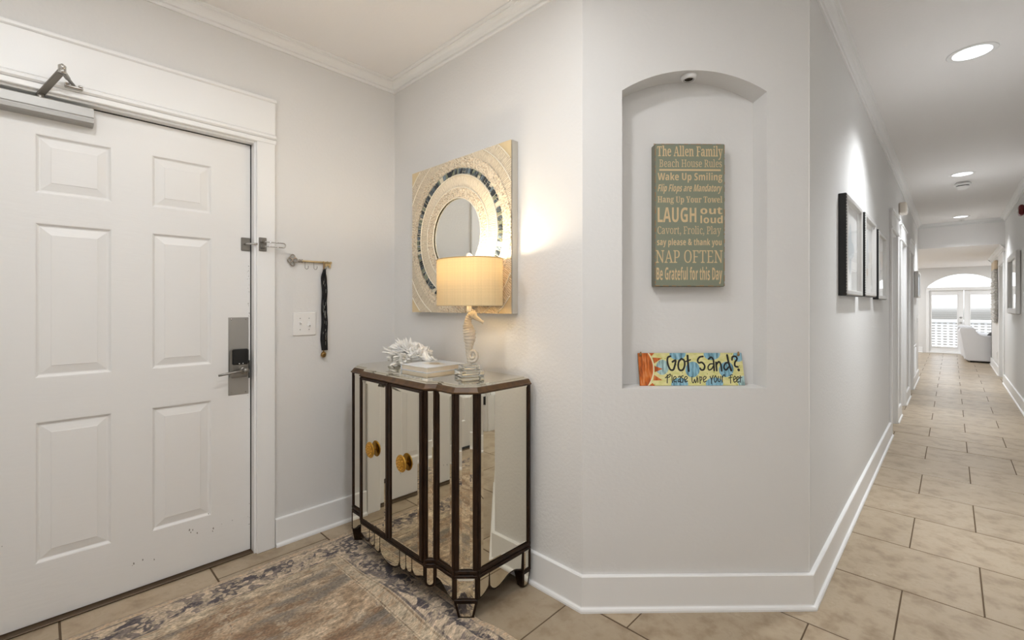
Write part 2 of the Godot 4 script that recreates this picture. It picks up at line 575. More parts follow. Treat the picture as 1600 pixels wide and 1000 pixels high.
func crown(called: String, path: Array, y := CH) -> void:
	org = Vector3.ZERO
	var st := tool()
	sweep_plan(st, path, crown_profile(y))
	struct(called, st, M["trim paint"])

func build_trim() -> void:
	var corner := Vector2(HX, -2.195)
	baseboard("baseboard_front", [Vector2(WX, -0.835), Vector2(WX, WZ), Vector2(NP.x, WZ), corner, Vector2(HX, -5.62)])
	baseboard("baseboard_corridor_left", [Vector2(HX, -6.235), Vector2(HX, -6.74)])
	baseboard("baseboard_corridor_middle", [Vector2(HX, -7.41), Vector2(HX, -8.21)])
	baseboard("baseboard_corridor_end", [Vector2(HX, -8.88), Vector2(HX, -10.47)])
	baseboard("baseboard_corridor_right", [Vector2(RX, -10.62), Vector2(RX, -3.14)])
	baseboard("baseboard_right", [Vector2(RX, -2.17), Vector2(RX, BZ), Vector2(0.575, BZ)])
	baseboard("baseboard_back", [Vector2(-0.4, BZ), Vector2(WX, BZ), Vector2(WX, 0.285)])
	baseboard("baseboard_far_right", [Vector2(RX, -14.0), Vector2(RX, -11.63)])
	baseboard("baseboard_living", [Vector2(-2.6, -10.59), Vector2(-2.6, FZ), Vector2(-0.55, FZ)])
	crown("trim_1", [Vector2(WX, BZ), Vector2(WX, WZ), Vector2(NP.x, WZ), corner, Vector2(HX, -10.55), Vector2(RX, -10.55), Vector2(RX, BZ), Vector2(WX, BZ)])
	crown("trim_2", [Vector2(RX, -14.0), Vector2(RX, -10.56)], LC)

func six_panel(d: Node3D, xf: Transform3D, w: float, h: float, xs: Array, ys: Array, thick: float, m: Material) -> void:
	# a moulded door leaf, its lower left corner at the origin of xf: stiles and rails, and six panels let into them
	var st := tool()
	var X: Array = [0.0] + xs + [w]
	var Y: Array = [0.0] + ys + [h]
	for i in X.size() - 1:
		for j in Y.size() - 1:
			if i % 2 == 1 and j % 2 == 1: continue
			quad(st, xf * Vector3(X[i], Y[j], 0), xf * Vector3(X[i + 1], Y[j], 0), xf * Vector3(X[i + 1], Y[j + 1], 0), xf * Vector3(X[i], Y[j + 1], 0))
	box(st, Vector3(0, 0, -thick), Vector3(w, h, -0.012), 0.0, xf)
	for e in [[Vector3(0, 0, 0), Vector3(0, h, 0)], [Vector3(w, h, 0), Vector3(w, 0, 0)], [Vector3(0, h, 0), Vector3(w, h, 0)], [Vector3(w, 0, 0), Vector3(0, 0, 0)]]:
		var q := Vector3(0, 0, -0.013)
		quad(st, xf * e[0], xf * e[1], xf * (e[1] + q), xf * (e[0] + q))
	var leaf := obj("door_leaf", st, m, d)
	var steps := [Vector2(0, 0), Vector2(0.003, -0.001), Vector2(0.007, -0.0065), Vector2(0.011, -0.0095), Vector2(0.015, -0.0095), Vector2(0.018, -0.0085), Vector2(0.044, -0.0025), Vector2(0.0455, -0.001), Vector2(0.048, -0.001)]
	for i in [1, 3]:
		for j in [1, 3, 5]:
			st = tool()
			for k in steps.size() - 1:
				var a: Vector2 = steps[k]; var b: Vector2 = steps[k + 1]
				var A := [Vector3(X[i] + a.x, Y[j] + a.x, a.y), Vector3(X[i + 1] - a.x, Y[j] + a.x, a.y), Vector3(X[i + 1] - a.x, Y[j + 1] - a.x, a.y), Vector3(X[i] + a.x, Y[j + 1] - a.x, a.y)]
				var B := [Vector3(X[i] + b.x, Y[j] + b.x, b.y), Vector3(X[i + 1] - b.x, Y[j] + b.x, b.y), Vector3(X[i + 1] - b.x, Y[j + 1] - b.x, b.y), Vector3(X[i] + b.x, Y[j + 1] - b.x, b.y)]
				for e in 4:
					quad(st, xf * A[e], xf * A[(e + 1) % 4], xf * B[(e + 1) % 4], xf * B[e])
				if k == steps.size() - 2:
					quad(st, xf * B[0], xf * B[1], xf * B[2], xf * B[3])
			obj("panel", st, m, leaf)

func casing(d: Node3D, xf: Transform3D, x0: float, x1: float, top: float, w: float, head: float, deep: float) -> void:
	# door trim on a wall face: two flat legs and a tall head with a bead below and a cap above
	for x in [x0 - w, x1]:
		var st := tool()
		box(st, Vector3(x, 0.0, 0), Vector3(x + w, top, 0.018), 0.003, xf)
		obj("casing_leg", st, M["trim paint"], d)
	var st := tool()
	box(st, Vector3(x0 - w - 0.008, top, 0), Vector3(x1 + w + 0.008, top + 0.02, 0.026), 0.006, xf)
	box(st, Vector3(x0 - w, top + 0.02, 0), Vector3(x1 + w, top + head - 0.02, 0.02), 0.002, xf)
	box(st, Vector3(x0 - w - 0.006, top + head - 0.02, 0), Vector3(x1 + w + 0.006, top + head, 0.030), 0.004, xf)
	obj("head_casing", st, M["trim paint"], d)
	st = tool()
	box(st, Vector3(x0 - 0.002, 0.0, -deep), Vector3(x0 + 0.014, top, 0.002), 0.0, xf)
	box(st, Vector3(x1 - 0.014, 0.0, -deep), Vector3(x1 + 0.002, top, 0.002), 0.0, xf)
	box(st, Vector3(x0, top - 0.014, -deep), Vector3(x1, top + 0.002, 0.002), 0.0, xf)
	obj("jamb", st, M["trim paint"], d)

func plain_door(n: int, xf: Transform3D, w: float, h: float, back: float, hinge := false) -> void:
	# an inner door in its frame; xf at the foot of the opening on the wall face
	var d := structure("door_%d" % n, xf.origin)
	casing(d, xf, 0, w, h, 0.085, 0.185, 0.125)
	var lw := w - 0.036
	var lf := xf * Transform3D(Basis(), Vector3(0.018, 0.012, -back))
	six_panel(d, lf, lw, h - 0.03, [lw * 0.17, lw * 0.43, lw * 0.57, lw * 0.83], [0.22, 0.78, 0.95, 1.5, 1.6, h - 0.15], 0.035, M["trim paint"])
	var st := tool()
	box(st, Vector3(0.01, 0.0002, -0.12), Vector3(w - 0.01, 0.002, -0.03), 0.0, xf)
	obj("threshold_strip", st, M["dark gap"], d)  # dark strip on the floor, stands in for shade under the leaf
	if hinge:
		for y in [0.26, 1.0, h - 0.2]:
			st = tool(true)
			var p := xf * Vector3(0.016, y, -back + 0.012)
			tube(st, [p, p + Vector3(0, 0.1, 0)], [0.010], 10)
			box(st, Vector3(0.0135, y, -back - 0.02), Vector3(0.016, y + 0.1, -0.004), 0.0, xf)
			box(st, Vector3(0.016, y, -back - 0.002), Vector3(0.05, y + 0.1, -back + 0.002), 0.0, xf)
			obj("hinge", st, M["black plastic"], d)

func build_doors() -> void:
	# entrance door: leaf, frame, trim, lock, closer and guard
	var d := structure("door_1", Vector3(WX, 0, -0.28))
	var xf := Transform3D(Basis(Vector3(0, 0, -1), Vector3.UP, Vector3(1, 0, 0)), Vector3(-2.545, 0.012, 0.181))
	six_panel(d, xf, 0.914, 2.032, [0.164, 0.388, 0.522, 0.748], [0.226, 0.774, 0.946, 1.548, 1.664, 1.893], 0.045, M["door paint"])
	var wf := Transform3D(Basis(Vector3(0, 0, -1), Vector3.UP, Vector3(1, 0, 0)), Vector3(WX, 0, 0.19))
	# jamb with its stop, in the opening
	var st := tool()
	box(st, Vector3(-0.012, 0, -0.16), Vector3(0.004, 2.06, 0.004), 0.002, wf)
	box(st, Vector3(0.928, 0, -0.16), Vector3(0.944, 2.06, 0.004), 0.002, wf)
	box(st, Vector3(0.0, 2.049, -0.16), Vector3(0.93, 2.062, 0.004), 0.002, wf)
	obj("jamb", st, M["trim paint"], d)
	st = tool()
	box(st, Vector3(0.004, 0.001, -0.155), Vector3(0.93, 2.05, -0.095), 0.0, wf)
	obj("weather_stop", st, M["dark gap"], d)
	st = tool()
	box(st, Vector3(0.9245, 0.01, -0.078), Vector3(0.9285, 2.048, -0.0405), 0.0, wf)
	box(st, Vector3(0.004, 2.0455, -0.078), Vector3(0.9285, 2.0495, -0.0405), 0.0, wf)
	obj("gasket", st, M["black plastic"], d)
	for x in [-0.097, 0.937]:
		st = tool()
		box(st, Vector3(x, 0.0, 0), Vector3(x + 0.085, 2.06, 0.019), 0.003, wf)
		obj("casing_leg", st, M["trim paint"], d)
	st = tool()
	box(st, Vector3(-0.105, 2.058, 0), Vector3(1.027, 2.082, 0.021), 0.003, wf)
	box(st, Vector3(-0.11, 2.082, 0), Vector3(1.030, 2.106, 0.030), 0.007, wf)
	box(st, Vector3(-0.10, 2.106, 0), Vector3(1.022, 2.272, 0.022), 0.002, wf)
	box(st, Vector3(-0.106, 2.268, 0), Vector3(1.028, 2.288, 0.030), 0.005, wf)
	obj("head_casing", st, M["trim paint"], d)
	st = tool()
	box(st, Vector3(0.0, 0.0005, -0.15), Vector3(0.93, 0.008, -0.006), 0.003, wf)
	obj("threshold_strip", st, M["door sill"], d)
	# marks of wear low on the leaf and along its edge
	st = tool()
	rng.seed = 14
	for p in [[0.66, 0.185], [0.672, 0.18], [0.665, 0.172], [0.69, 0.16], [0.755, 0.158], [0.752, 0.146], [0.79, 0.168], [0.835, 0.17], [0.46, 0.11], [0.455, 0.104], [0.49, 0.115], [0.53, 0.1], [0.08, 0.33], [0.735, 0.235]]:
		var s := rng.randf_range(0.002, 0.006)
		var poly := PackedVector2Array()
		for k in 7: poly.append(Vector2(p[0], p[1]) + Vector2(cos(TAU * k / 7) * s * rng.randf_range(0.3, 0.6), sin(TAU * k / 7) * s * rng.randf_range(0.5, 1.2)))
		extrude(st, poly, 0.0001, 0.0004, xf)
	for k in 40:
		var y := 1.16 + rng.randf() * 0.3 if k < 26 else rng.randf_range(0.05, 0.9)
		var s := rng.randf_range(0.001, 0.003)
		var x := 0.911 - absf(rng.randfn(0.0, 0.004))
		box(st, Vector3(x - s * 0.4, y, 0.0001), Vector3(x + s * 0.4, y + s * 1.6, 0.0004), 0.0, xf)
	obj("scuff", st, mat("scuff grey", rgb(150, 144, 136), 0.9), d).set_meta("kind", "stuff")
	# lock: back plate, housing with black reader, lever
	st = tool()
	box(st, Vector3(0.817, 0.785, 0), Vector3(0.906, 1.168, 0.0025), 0.0008, xf)
	var lock := obj("lock_plate", st, M["brushed steel"], d)
	tag(lock, "tall brushed steel plate behind the lever handle")
	st = tool(true)
	for p in [[0.83, 1.157], [0.893, 1.157], [0.83, 0.796], [0.893, 0.796]]:
		ball(st, xf * Vector3(p[0], p[1], 0.0025), Vector3(0.003, 0.003, 0.003), 8, 6)
	obj("plate_screws", st, M["bright steel"], lock).set_meta("kind", "stuff")
	st = tool()
	box(st, Vector3(0.821, 0.872, 0.002), Vector3(0.901, 1.012, 0.030), 0.008, xf)
	obj("lock_housing", st, M["dark nickel"], lock)
	st = tool()
	box(st, Vector3(0.826, 0.936, 0.012), Vector3(0.899, 1.013, 0.036), 0.006, xf)
	obj("card_reader", st, M["black plastic"], lock)
	st = tool(true)
	for x in [0.856, 0.872]: ball(st, xf * Vector3(x, 0.942, 0.036), Vector3.ONE * 0.0028, 8, 6)
	obj("indicator_lights", st, M["white plastic"], lock).set_meta("kind", "stuff")
	st = tool(true)
	var hub := xf * Vector3(0.877, 0.908, 0.0)
	lathe(st, [Vector2(0.021, 0.028), Vector2(0.021, 0.034), Vector2(0.017, 0.04), Vector2(0.012, 0.042), Vector2(0.011, 0.058), Vector2(0.014, 0.062), Vector2(0.0135, 0.07), Vector2(0.008, 0.074), Vector2(0, 0.0745)], 20, Transform3D(Basis(Vector3.UP, Vector3.RIGHT, Vector3.FORWARD), hub))
	tube(st, [hub + Vector3(0.062, 0, 0), hub + Vector3(0.064, -0.001, 0.03), hub + Vector3(0.064, -0.006, 0.075), hub + Vector3(0.060, -0.012, 0.115)], [0.0085, 0.0085, 0.008, 0.007], 12, true, 0.75)
	obj("lever_handle", st, M["dark nickel"], lock)
	st = tool()
	box(st, Vector3(0.905, 0.862, -0.03), Vector3(0.913, 0.952, 0.0008), 0.001, xf)
	box(st, Vector3(0.912, 0.895, -0.02), Vector3(0.926, 0.915, -0.004), 0.003, xf)
	obj("latch", st, M["black plastic"], lock)
	# closer: body, arm, bracket
	st = tool()
	var prof := PackedVector2Array([Vector2(0, 0), Vector2(0.048, 0.0), Vector2(0.055, 0.006), Vector2(0.056, 0.019), Vector2(0.053, 0.0215), Vector2(0.053, 0.025), Vector2(0.056, 0.028), Vector2(0.055, 0.062), Vector2(0.046, 0.068), Vector2(0, 0.068)])
	extrude(st, prof, 0.0, 0.40, Transform3D(Basis(Vector3(1, 0, 0), Vector3.UP, Vector3(0, 0, 1)), Vector3(-2.545, 1.968, -0.148)))
	var cl := obj("door_closer", st, M["silver enamel"], d)
	tag(cl, "silver box of the door closer with a ribbed front edge")
	st = tool()
	var a0 := Vector3(-2.506, 2.038, 0.002); var el := Vector3(-2.40, 2.112, -0.055); var br := Vector3(-2.464, 2.090, -0.088)
	st.set_smooth_group(0)
	tube(st, [a0 - Vector3(0, 0.02, 0), a0 + Vector3(0, 0.012, 0)], [0.012], 12)
	obj("spindle", st, M["dark nickel"], cl)
	st = tool()
	var ad := (el - a0).normalized(); var asd := ad.cross(Vector3.UP).normalized()
	box(st, Vector3(-0.012, -0.004, 0), Vector3(0.012, 0.004, (el - a0).length()), 0.002, Transform3D(Basis(asd, ad.cross(asd).normalized(), ad), a0 + Vector3(0, 0.008, 0)))
	obj("closer_arm", st, M["dark nickel"], cl)
	st = tool(true)
	lathe(st, [Vector2(0, -0.002), Vector2(0.012, -0.002), Vector2(0.012, 0.010), Vector2(0.0105, 0.0108), Vector2(0.0105, 0.0128), Vector2(0.012, 0.0135), Vector2(0.012, 0.026), Vector2(0.009, 0.029), Vector2(0.004, 0.029), Vector2(0.004, 0.033), Vector2(0, 0.033)], 18, Transform3D(Basis(), el))
	obj("elbow", st, M["bright steel"], cl)
	st = tool(true)
	tube(st, [el + Vector3(0, 0.01, 0), el.lerp(br, 0.5) + Vector3(0, 0.006, 0), el.lerp(br, 0.52) + Vector3(0, 0.006, 0), br + Vector3(0.004, 0.006, 0)], [0.0085, 0.0085, 0.006, 0.006], 10)
	obj("connecting_rod", st, M["brushed steel"], cl)
	st = tool()
	box(st, Vector3(-2.479, 2.085, -0.116), Vector3(-2.456, 2.095, -0.062), 0.003)
	for z in [-0.108, -0.070]:
		box(st, Vector3(-2.47, 2.091, z - 0.007), Vector3(-2.451, 2.101, z + 0.007), 0.003)
	obj("bracket", st, M["bright steel"], cl)
	# guard: keeper on the leaf, swing bar on the frame
	st = tool()
	box(st, Vector3(0.872, 1.500, 0), Vector3(0.913, 1.566, 0.007), 0.003, xf)
	var gd := obj("guard_plate", st, M["dark nickel"], d)
	st = tool(true)
	var gk := xf * Vector3(0.886, 1.533, 0.006)
	tube(st, [gk, gk + Vector3(0.034, 0, -0.006), gk + Vector3(0.046, 0, -0.03), gk + Vector3(0.05, 0, -0.045)], [0.004, 0.004, 0.005, 0.006], 10)
	obj("guard_stud", st, M["bright steel"], gd)
	st = tool()
	var gw := Vector3(WX + 0.019, 1.545, -0.772)
	box(st, gw + Vector3(0, -0.034, -0.018), gw + Vector3(0.006, 0.034, 0.018), 0.005)
	box(st, gw + Vector3(0.004, -0.022, -0.006), gw + Vector3(0.03, -0.008, 0.012), 0.003)
	box(st, gw + Vector3(0.004, 0.008, -0.006), gw + Vector3(0.03, 0.022, 0.012), 0.003)
	obj("guard_hinge", st, M["dark nickel"], gd)
	st = tool(true)
	var bar := []
	var g0 := gw + Vector3(0.026, 0, -0.004)
	bar.append(g0 + Vector3(0, 0.011, 0.008)); bar.append(g0 + Vector3(0.004, 0.011, -0.082))
	for k in 9:
		var a := PI / 2 - PI * k / 8
		bar.append(g0 + Vector3(0.004, 0.011 * sin(a), -0.084 - 0.011 * cos(a)))
	bar.append(g0 + Vector3(0.004, -0.011, -0.082)); bar.append(g0 + Vector3(0, -0.011, 0.008))
	tube(st, bar, [0.0032], 8)
	obj("swing_bar", st, M["bright steel"], gd)
	# inner doors
	var left := Basis(Vector3(0, 0, -1), Vector3.UP, Vector3(1, 0, 0))
	plain_door(2, Transform3D(left, Vector3(HX, 0, -5.62)), 0.605, 1.965, 0.085)
	plain_door(3, Transform3D(left, Vector3(HX, 0, -6.75)), 0.65, 1.965, 0.085)
	plain_door(4, Transform3D(left, Vector3(HX, 0, -8.22)), 0.65, 1.965, 0.085)
	var right := Basis(Vector3(0, 0, 1), Vector3.UP, Vector3(-1, 0, 0))
	plain_door(5, Transform3D(right, Vector3(RX, 0, -11.55)), 0.85, 1.925, 0.085)
	plain_door(6, Transform3D(right, Vector3(RX, 0, -3.05)), 0.8, 2.035, 0.04, true)
	plain_door(7, Transform3D(Basis(Vector3(-1, 0, 0), Vector3.UP, Vector3(0, 0, -1)), Vector3(0.5, 0, BZ)), 0.82, 2.035, 0.05)

func french_leaf(d: Node3D, x0: float, x1: float, y0: float, y1: float, g0: float, g1: float, gy0: float, gy1: float) -> void:
	var z := FZ - 0.05
	var st := tool()
	box(st, Vector3(x0, y0, z - 0.022), Vector3(g0, y1, z + 0.022), 0.003)
	box(st, Vector3(g1, y0, z - 0.022), Vector3(x1, y1, z + 0.022), 0.003)
	box(st, Vector3(g0, y0, z - 0.022), Vector3(g1, gy0, z + 0.022), 0.003)
	box(st, Vector3(g0, gy1, z - 0.022), Vector3(g1, y1, z + 0.022), 0.003)
	var leaf := obj("glazed_leaf", st, M["trim paint"], d)
	st = tool()
	for e in [[g0 - 0.012, g0 + 0.006, gy0 - 0.012, gy1 + 0.012], [g1 - 0.006, g1 + 0.012, gy0 - 0.012, gy1 + 0.012]]:
		box(st, Vector3(e[0], e[2], z + 0.02), Vector3(e[1], e[3], z + 0.034), 0.004)
	for e in [[gy0 - 0.012, gy0 + 0.006], [gy1 - 0.006, gy1 + 0.012]]:
		box(st, Vector3(g0, e[0], z + 0.02), Vector3(g1, e[1], z + 0.034), 0.004)
	obj("glazing_bead", st, M["trim paint"], leaf)
	st = tool()
	quad(st, Vector3(g0, gy0, z), Vector3(g1, gy0, z), Vector3(g1, gy1, z), Vector3(g0, gy1, z))
	obj("pane", st, M["pane"], leaf)
	st = tool()
	var y := 0.86
	while y < gy1 - 0.02:
		box(st, Vector3(g0 + 0.01, y, z + 0.024), Vector3(g1 - 0.01, y + 0.003, z + 0.030), 0.001)
		y += 0.055
	obj("blind_slats", st, M["outdoor white"], leaf).set_meta("kind", "stuff")

func build_far_end() -> void:
	var d := structure("door_8", Vector3(0.22, 0, FZ))
	var st := tool()
	var z := FZ
	box(st, Vector3(-0.485, 0, z - 0.15), Vector3(-0.425, 1.69, z + 0.02), 0.004)
	box(st, Vector3(0.865, 0, z - 0.15), Vector3(0.925, 1.69, z + 0.02), 0.004)
	box(st, Vector3(-0.485, 1.62, z - 0.15), Vector3(0.925, 1.70, z + 0.022), 0.004)
	box(st, Vector3(-0.43, 0.0, z - 0.12), Vector3(0.87, 0.03, z + 0.02), 0.004)
	obj("frame", st, M["trim paint"], d)
	french_leaf(d, -0.425, 0.215, 0.03, 1.62, -0.378, 0.105, 0.165, 1.505)
	french_leaf(d, 0.225, 0.865, 0.03, 1.62, 0.335, 0.818, 0.165, 1.505)
	st = tool(true)
	for y in [0.66, 0.80, 0.93]:
		lathe(st, [Vector2(0, 0), Vector2(0.026, 0), Vector2(0.024, 0.012), Vector2(0.012, 0.016), Vector2(0.012, 0.03), Vector2(0.024, 0.04), Vector2(0.02, 0.055), Vector2(0, 0.058)] if y < 0.85 else [Vector2(0, 0), Vector2(0.026, 0), Vector2(0.024, 0.014), Vector2(0, 0.016)], 14, Transform3D(Basis(Vector3.RIGHT, Vector3(0, 0, 1), Vector3.DOWN), Vector3(0.168, y, FZ - 0.028)))
	obj("knob", st, M["brushed steel"], d)
	var w := structure("window_1", Vector3(0.22, 1.7, FZ))
	var top := arch(-0.48, 0.9, 1.70, 2.035, 28)
	st = tool()
	for i in top.size() - 1:
		var p: Vector2 = top[i]; var q: Vector2 = top[i + 1]
		tri(st, Vector3(0.21, 1.69, FZ - 0.07), Vector3(p.x, p.y, FZ - 0.07), Vector3(q.x, q.y, FZ - 0.07))
	obj("pane", st, M["pane"], w)
	w = structure("added_window_2", Vector3(2.2, 0.5, FZ))  # added window out of view, brings more daylight into the living room
	st = tool()
	box(st, Vector3(1.5, 0.5, FZ - 0.12), Vector3(1.56, 1.95, FZ + 0.015), 0.004)
	box(st, Vector3(2.84, 0.5, FZ - 0.12), Vector3(2.9, 1.95, FZ + 0.015), 0.004)
	box(st, Vector3(2.17, 0.5, FZ - 0.12), Vector3(2.23, 1.95, FZ + 0.005), 0.004)
	box(st, Vector3(1.5, 0.5, FZ - 0.12), Vector3(2.9, 0.56, FZ + 0.03), 0.004)
	box(st, Vector3(1.5, 1.89, FZ - 0.12), Vector3(2.9, 1.95, FZ + 0.015), 0.004)
	obj("window_frame", st, M["trim paint"], w)
	st = tool()
	quad(st, Vector3(1.55, 0.55, FZ - 0.07), Vector3(2.85, 0.55, FZ - 0.07), Vector3(2.85, 1.9, FZ - 0.07), Vector3(1.55, 1.9, FZ - 0.07))
	obj("pane", st, M["pane"], w)
	# balcony outside
	org = Vector3.ZERO
	st = tool()
	box(st, Vector3(-3, -0.2, -18.2), Vector3(4, -0.05, FZ - 0.16))
	struct("floor_balcony", st, M["deck grey"])
	var b := thing("balcony_railing", "white lattice balcony railing outside the glazed double door", "railing", Vector3(0.5, -0.05, -18.05))
	st = tool()
	box(st, Vector3(-3, 0.76, -18.1), Vector3(4, 0.83, -18.0), 0.008)
	obj("top_rail", st, M["outdoor white"], b)
	st = tool()
	var x := -1.6
	while x < 2.6:
		box(st, Vector3(x, -0.05, -18.075), Vector3(x + 0.05, 0.77, -18.05), 0.003)
		x += 0.125
	var y := -0.02
	while y < 0.75:
		box(st, Vector3(-3, y, -18.05), Vector3(4, y + 0.038, -18.03), 0.003)
		y += 0.076
	obj("lattice", st, M["outdoor white"], b).set_meta("kind", "stuff")

# ------------------------------------------------------------------ the mirrored cabinet
func face_frame(a: Vector2, b: Vector2) -> Transform3D:
	# a frame on a vertical face from a to b (x, z), its z axis out of the face (to the left of the way from a to b seen from above)
	var d := (b - a).normalized()
	return Transform3D(Basis(Vector3(d.x, 0, d.y), Vector3.UP, Vector3(-d.y, 0, d.x)), Vector3(a.x, 0, a.y))

func mirror_panel(called: String, parent: Node, xf: Transform3D, x0: float, y0: float, x1: float, y1: float, bev := 0.012) -> void:
	# bevelled mirror glass: a flat field and four sloping edges
	var st := tool()
	var h := 0.0026
	var o := [Vector3(x0, y0, 0), Vector3(x1, y0, 0), Vector3(x1, y1, 0), Vector3(x0, y1, 0)]
	var b := minf(bev, (x1 - x0) * 0.22)
	var i := [Vector3(x0 + b, y0 + b, h), Vector3(x1 - b, y0 + b, h), Vector3(x1 - b, y1 - b, h), Vector3(x0 + b, y1 - b, h)]
	for k in 4:
		quad(st, xf * o[k], xf * o[(k + 1) % 4], xf * i[(k + 1) % 4], xf * i[k])
	quad(st, xf * i[0], xf * i[1], xf * i[2], xf * i[3])
	quad(st, xf * o[3], xf * o[2], xf * o[1], xf * o[0])
	obj(called, st, M["antique mirror"], parent)

func build_cabinet() -> void:
	var root := thing("mirrored_cabinet", "dark bronze wood cabinet with mirrored panels and two gold knobs against the wall", "cabinet", Vector3(XC, 0.0, -1.34))
	var zb := -1.505
	# plan, going round from the right back corner to the left one (half widths measured from the middle)
	var R := [Vector2(0.485, zb), Vector2(0.485, -1.195), Vector2(0.420, -1.130), Vector2(0.302, -1.130), Vector2(0.267, -1.097)]
	var plan := []
	for p in R: plan.append(Vector2(XC + p.x, p.y))
	for i in range(R.size() - 1, -1, -1): plan.append(Vector2(XC - R[i].x, R[i].y))
	var W := plan.duplicate(); W.reverse()          # clockwise from above for the mouldings: outwards to the right of the way
	W.reverse()
	var st := tool()
	var ring := PackedVector2Array()
	for p in plan:
		ring.append(Vector2(p.x, -p.y))
	var flat := Transform3D(Basis(Vector3.RIGHT, Vector3(0, 0, -1), Vector3.UP), Vector3.ZERO)   # xy of the polygon lies flat, z is up
	var inset := Geometry2D.offset_polygon(ring, -0.006)[0]
	extrude(st, inset, 0.166, 0.897, flat)
	obj("body", st, M["bronze wood"], root)
	# top: moulding and bevelled mirror slab
	st = tool()
	var ahead := plan.duplicate(); ahead.reverse()
	sweep_plan(st, ahead, [Vector2(-0.02, 0.890), Vector2(0.006, 0.890), Vector2(0.009, 0.893), Vector2(0.009, 0.897), Vector2(0.005, 0.8985), Vector2(0.003, 0.901), Vector2(-0.006, 0.913), Vector2(-0.012, 0.914), Vector2(-0.03, 0.914)])
	obj("top_moulding", st, M["gilt wood"], root)
	st = tool()
	var g0 := Geometry2D.offset_polygon(ring, -0.011)[0]
	var g1 := Geometry2D.offset_polygon(ring, -0.018)[0]
	extrude(st, g0, 0.905, 0.920, flat)
	if g0.size() == g1.size():
		for i in g0.size():
			var best := 0
			for j in g1.size():
				if g1[j].distance_to(g0[i]) < g1[best].distance_to(g0[i]): best = j
		extrude(st, g1, 0.92, 0.9248, flat)
	else:
		extrude(st, g1, 0.92, 0.9248, flat)
	obj("mirror_top", st, M["antique mirror"], root)
	# faces
	var T := 0.889; var B := 0.198
	var n := plan.size()
	for i in n - 1:
		var a: Vector2 = plan[i + 1]; var b: Vector2 = plan[i]
		var f := face_frame(a, b)
		var L := (b - a).length()
		if i == 4: continue                                    # the doors
		var s := [0.017, 0.0185, 0.0145, 0.011, 0.0][mini(i, n - 2 - i)] as float
		st = tool()
		for x in [0.0, L - s]:
			box(st, Vector3(x, 0.165, -0.006), Vector3(x + s, 0.892, 0.005), 0.0035, f)
		box(st, Vector3(s, T - 0.001, -0.006), Vector3(L - s, 0.892, 0.004), 0.002, f)
		box(st, Vector3(0, 0.165, -0.006), Vector3(L, 0.178, 0.006), 0.003, f)
		box(st, Vector3(0, 0.181, -0.006), Vector3(L, B - 0.001, 0.006), 0.003, f)
		var fr := obj("face_frame", st, M["bronze wood"], root)
		mirror_panel("mirror_panel", fr, f * Transform3D(Basis(), Vector3(0, 0, -0.001)), s, B, L - s, T - 0.001)
	# the two doors
	var a: Vector2 = plan[5]; var b: Vector2 = plan[4]
	var f := face_frame(a, b)
	var L := (b - a).length()
	st = tool()
	box(st, Vector3(0, 0.165, -0.006), Vector3(L, 0.176, 0.004), 0.002, f)
	box(st, Vector3(0, 0.179, -0.006), Vector3(L, 0.185, 0.002), 0.001, f)
	for x in [0.0, L - 0.006]: box(st, Vector3(x, 0.165, -0.006), Vector3(x + 0.006, 0.892, 0.002), 0.001, f)
	var dr := obj("face_frame", st, M["bronze wood"], root)
	for k in 2:
		var x0 := 0.004 + k * (L / 2.0 - 0.002); var x1 := x0 + L / 2.0 - 0.007
		st = tool()
		var e := 0.0195
		box(st, Vector3(x0, 0.184, 0.0), Vector3(x0 + e, 0.888, 0.012), 0.003, f)
		box(st, Vector3(x1 - e, 0.184, 0.0), Vector3(x1, 0.888, 0.012), 0.003, f)
		box(st, Vector3(x0 + e, 0.184, 0.0), Vector3(x1 - e, 0.197, 0.012), 0.003, f)
		box(st, Vector3(x0 + e, 0.876, 0.0), Vector3(x1 - e, 0.888, 0.012), 0.003, f)
		var dd := obj("door", st, M["bronze wood"], root)
		mirror_panel("mirror_panel", dd, f * Transform3D(Basis(), Vector3(0, 0, 0.007)), x0 + e, 0.197, x1 - e, 0.876)
		st = tool(true)
		var kc := f * Vector3((x0 + x1) / 2.0, 0.562, 0.009)
		var kx := Transform3D(Basis(Vector3.RIGHT, f.basis.z, Vector3.DOWN), kc)
		lathe(st, [Vector2(0.008, 0.0000), Vector2(0.006, 0.0030), Vector2(0.0055, 0.0110), Vector2(0.012, 0.0125), Vector2(0.035, 0.0135), Vector2(0.0375, 0.0155), Vector2(0.037, 0.0180), Vector2(0.034, 0.0210), Vector2(0.033, 0.0202), Vector2(0.0285, 0.0225), Vector2(0.0275, 0.0218), Vector2(0.02, 0.0245), Vector2(0.012, 0.0260), Vector2(0, 0.0265)], 36, kx)
		for j in 10:
			var t := TAU * j / 10
			ball(st, kx * Vector3(cos(t) * 0.023, 0.0235, sin(t) * 0.023), Vector3(0.0045, 0.0035, 0.0045), 8, 6)
			ball(st, kx * Vector3(cos(t + 0.3) * 0.0115, 0.0258, sin(t + 0.3) * 0.0115), Vector3(0.003, 0.0025, 0.003), 8, 6)
		ball(st, kx * Vector3(0, 0.026, 0), Vector3(0.005, 0.004, 0.005), 10, 6)
		obj("knob", st, M["gold"], dd)
	# scalloped apron below the doors: widths and drops of its seven mirror pieces
	var cuts := [0.0, 0.066, 0.109, 0.155, 0.379, 0.425, 0.468, 0.534]
	cuts = [0.004, 0.088, 0.134, 0.183, 0.351, 0.400, 0.446, 0.530]
	var drop := [0.058, 0.064, 0.074, 0.092, 0.074, 0.064, 0.058]
	var edge := PackedVector2Array([Vector2(L, 0.17), Vector2(0, 0.17)])
	var pieces := []
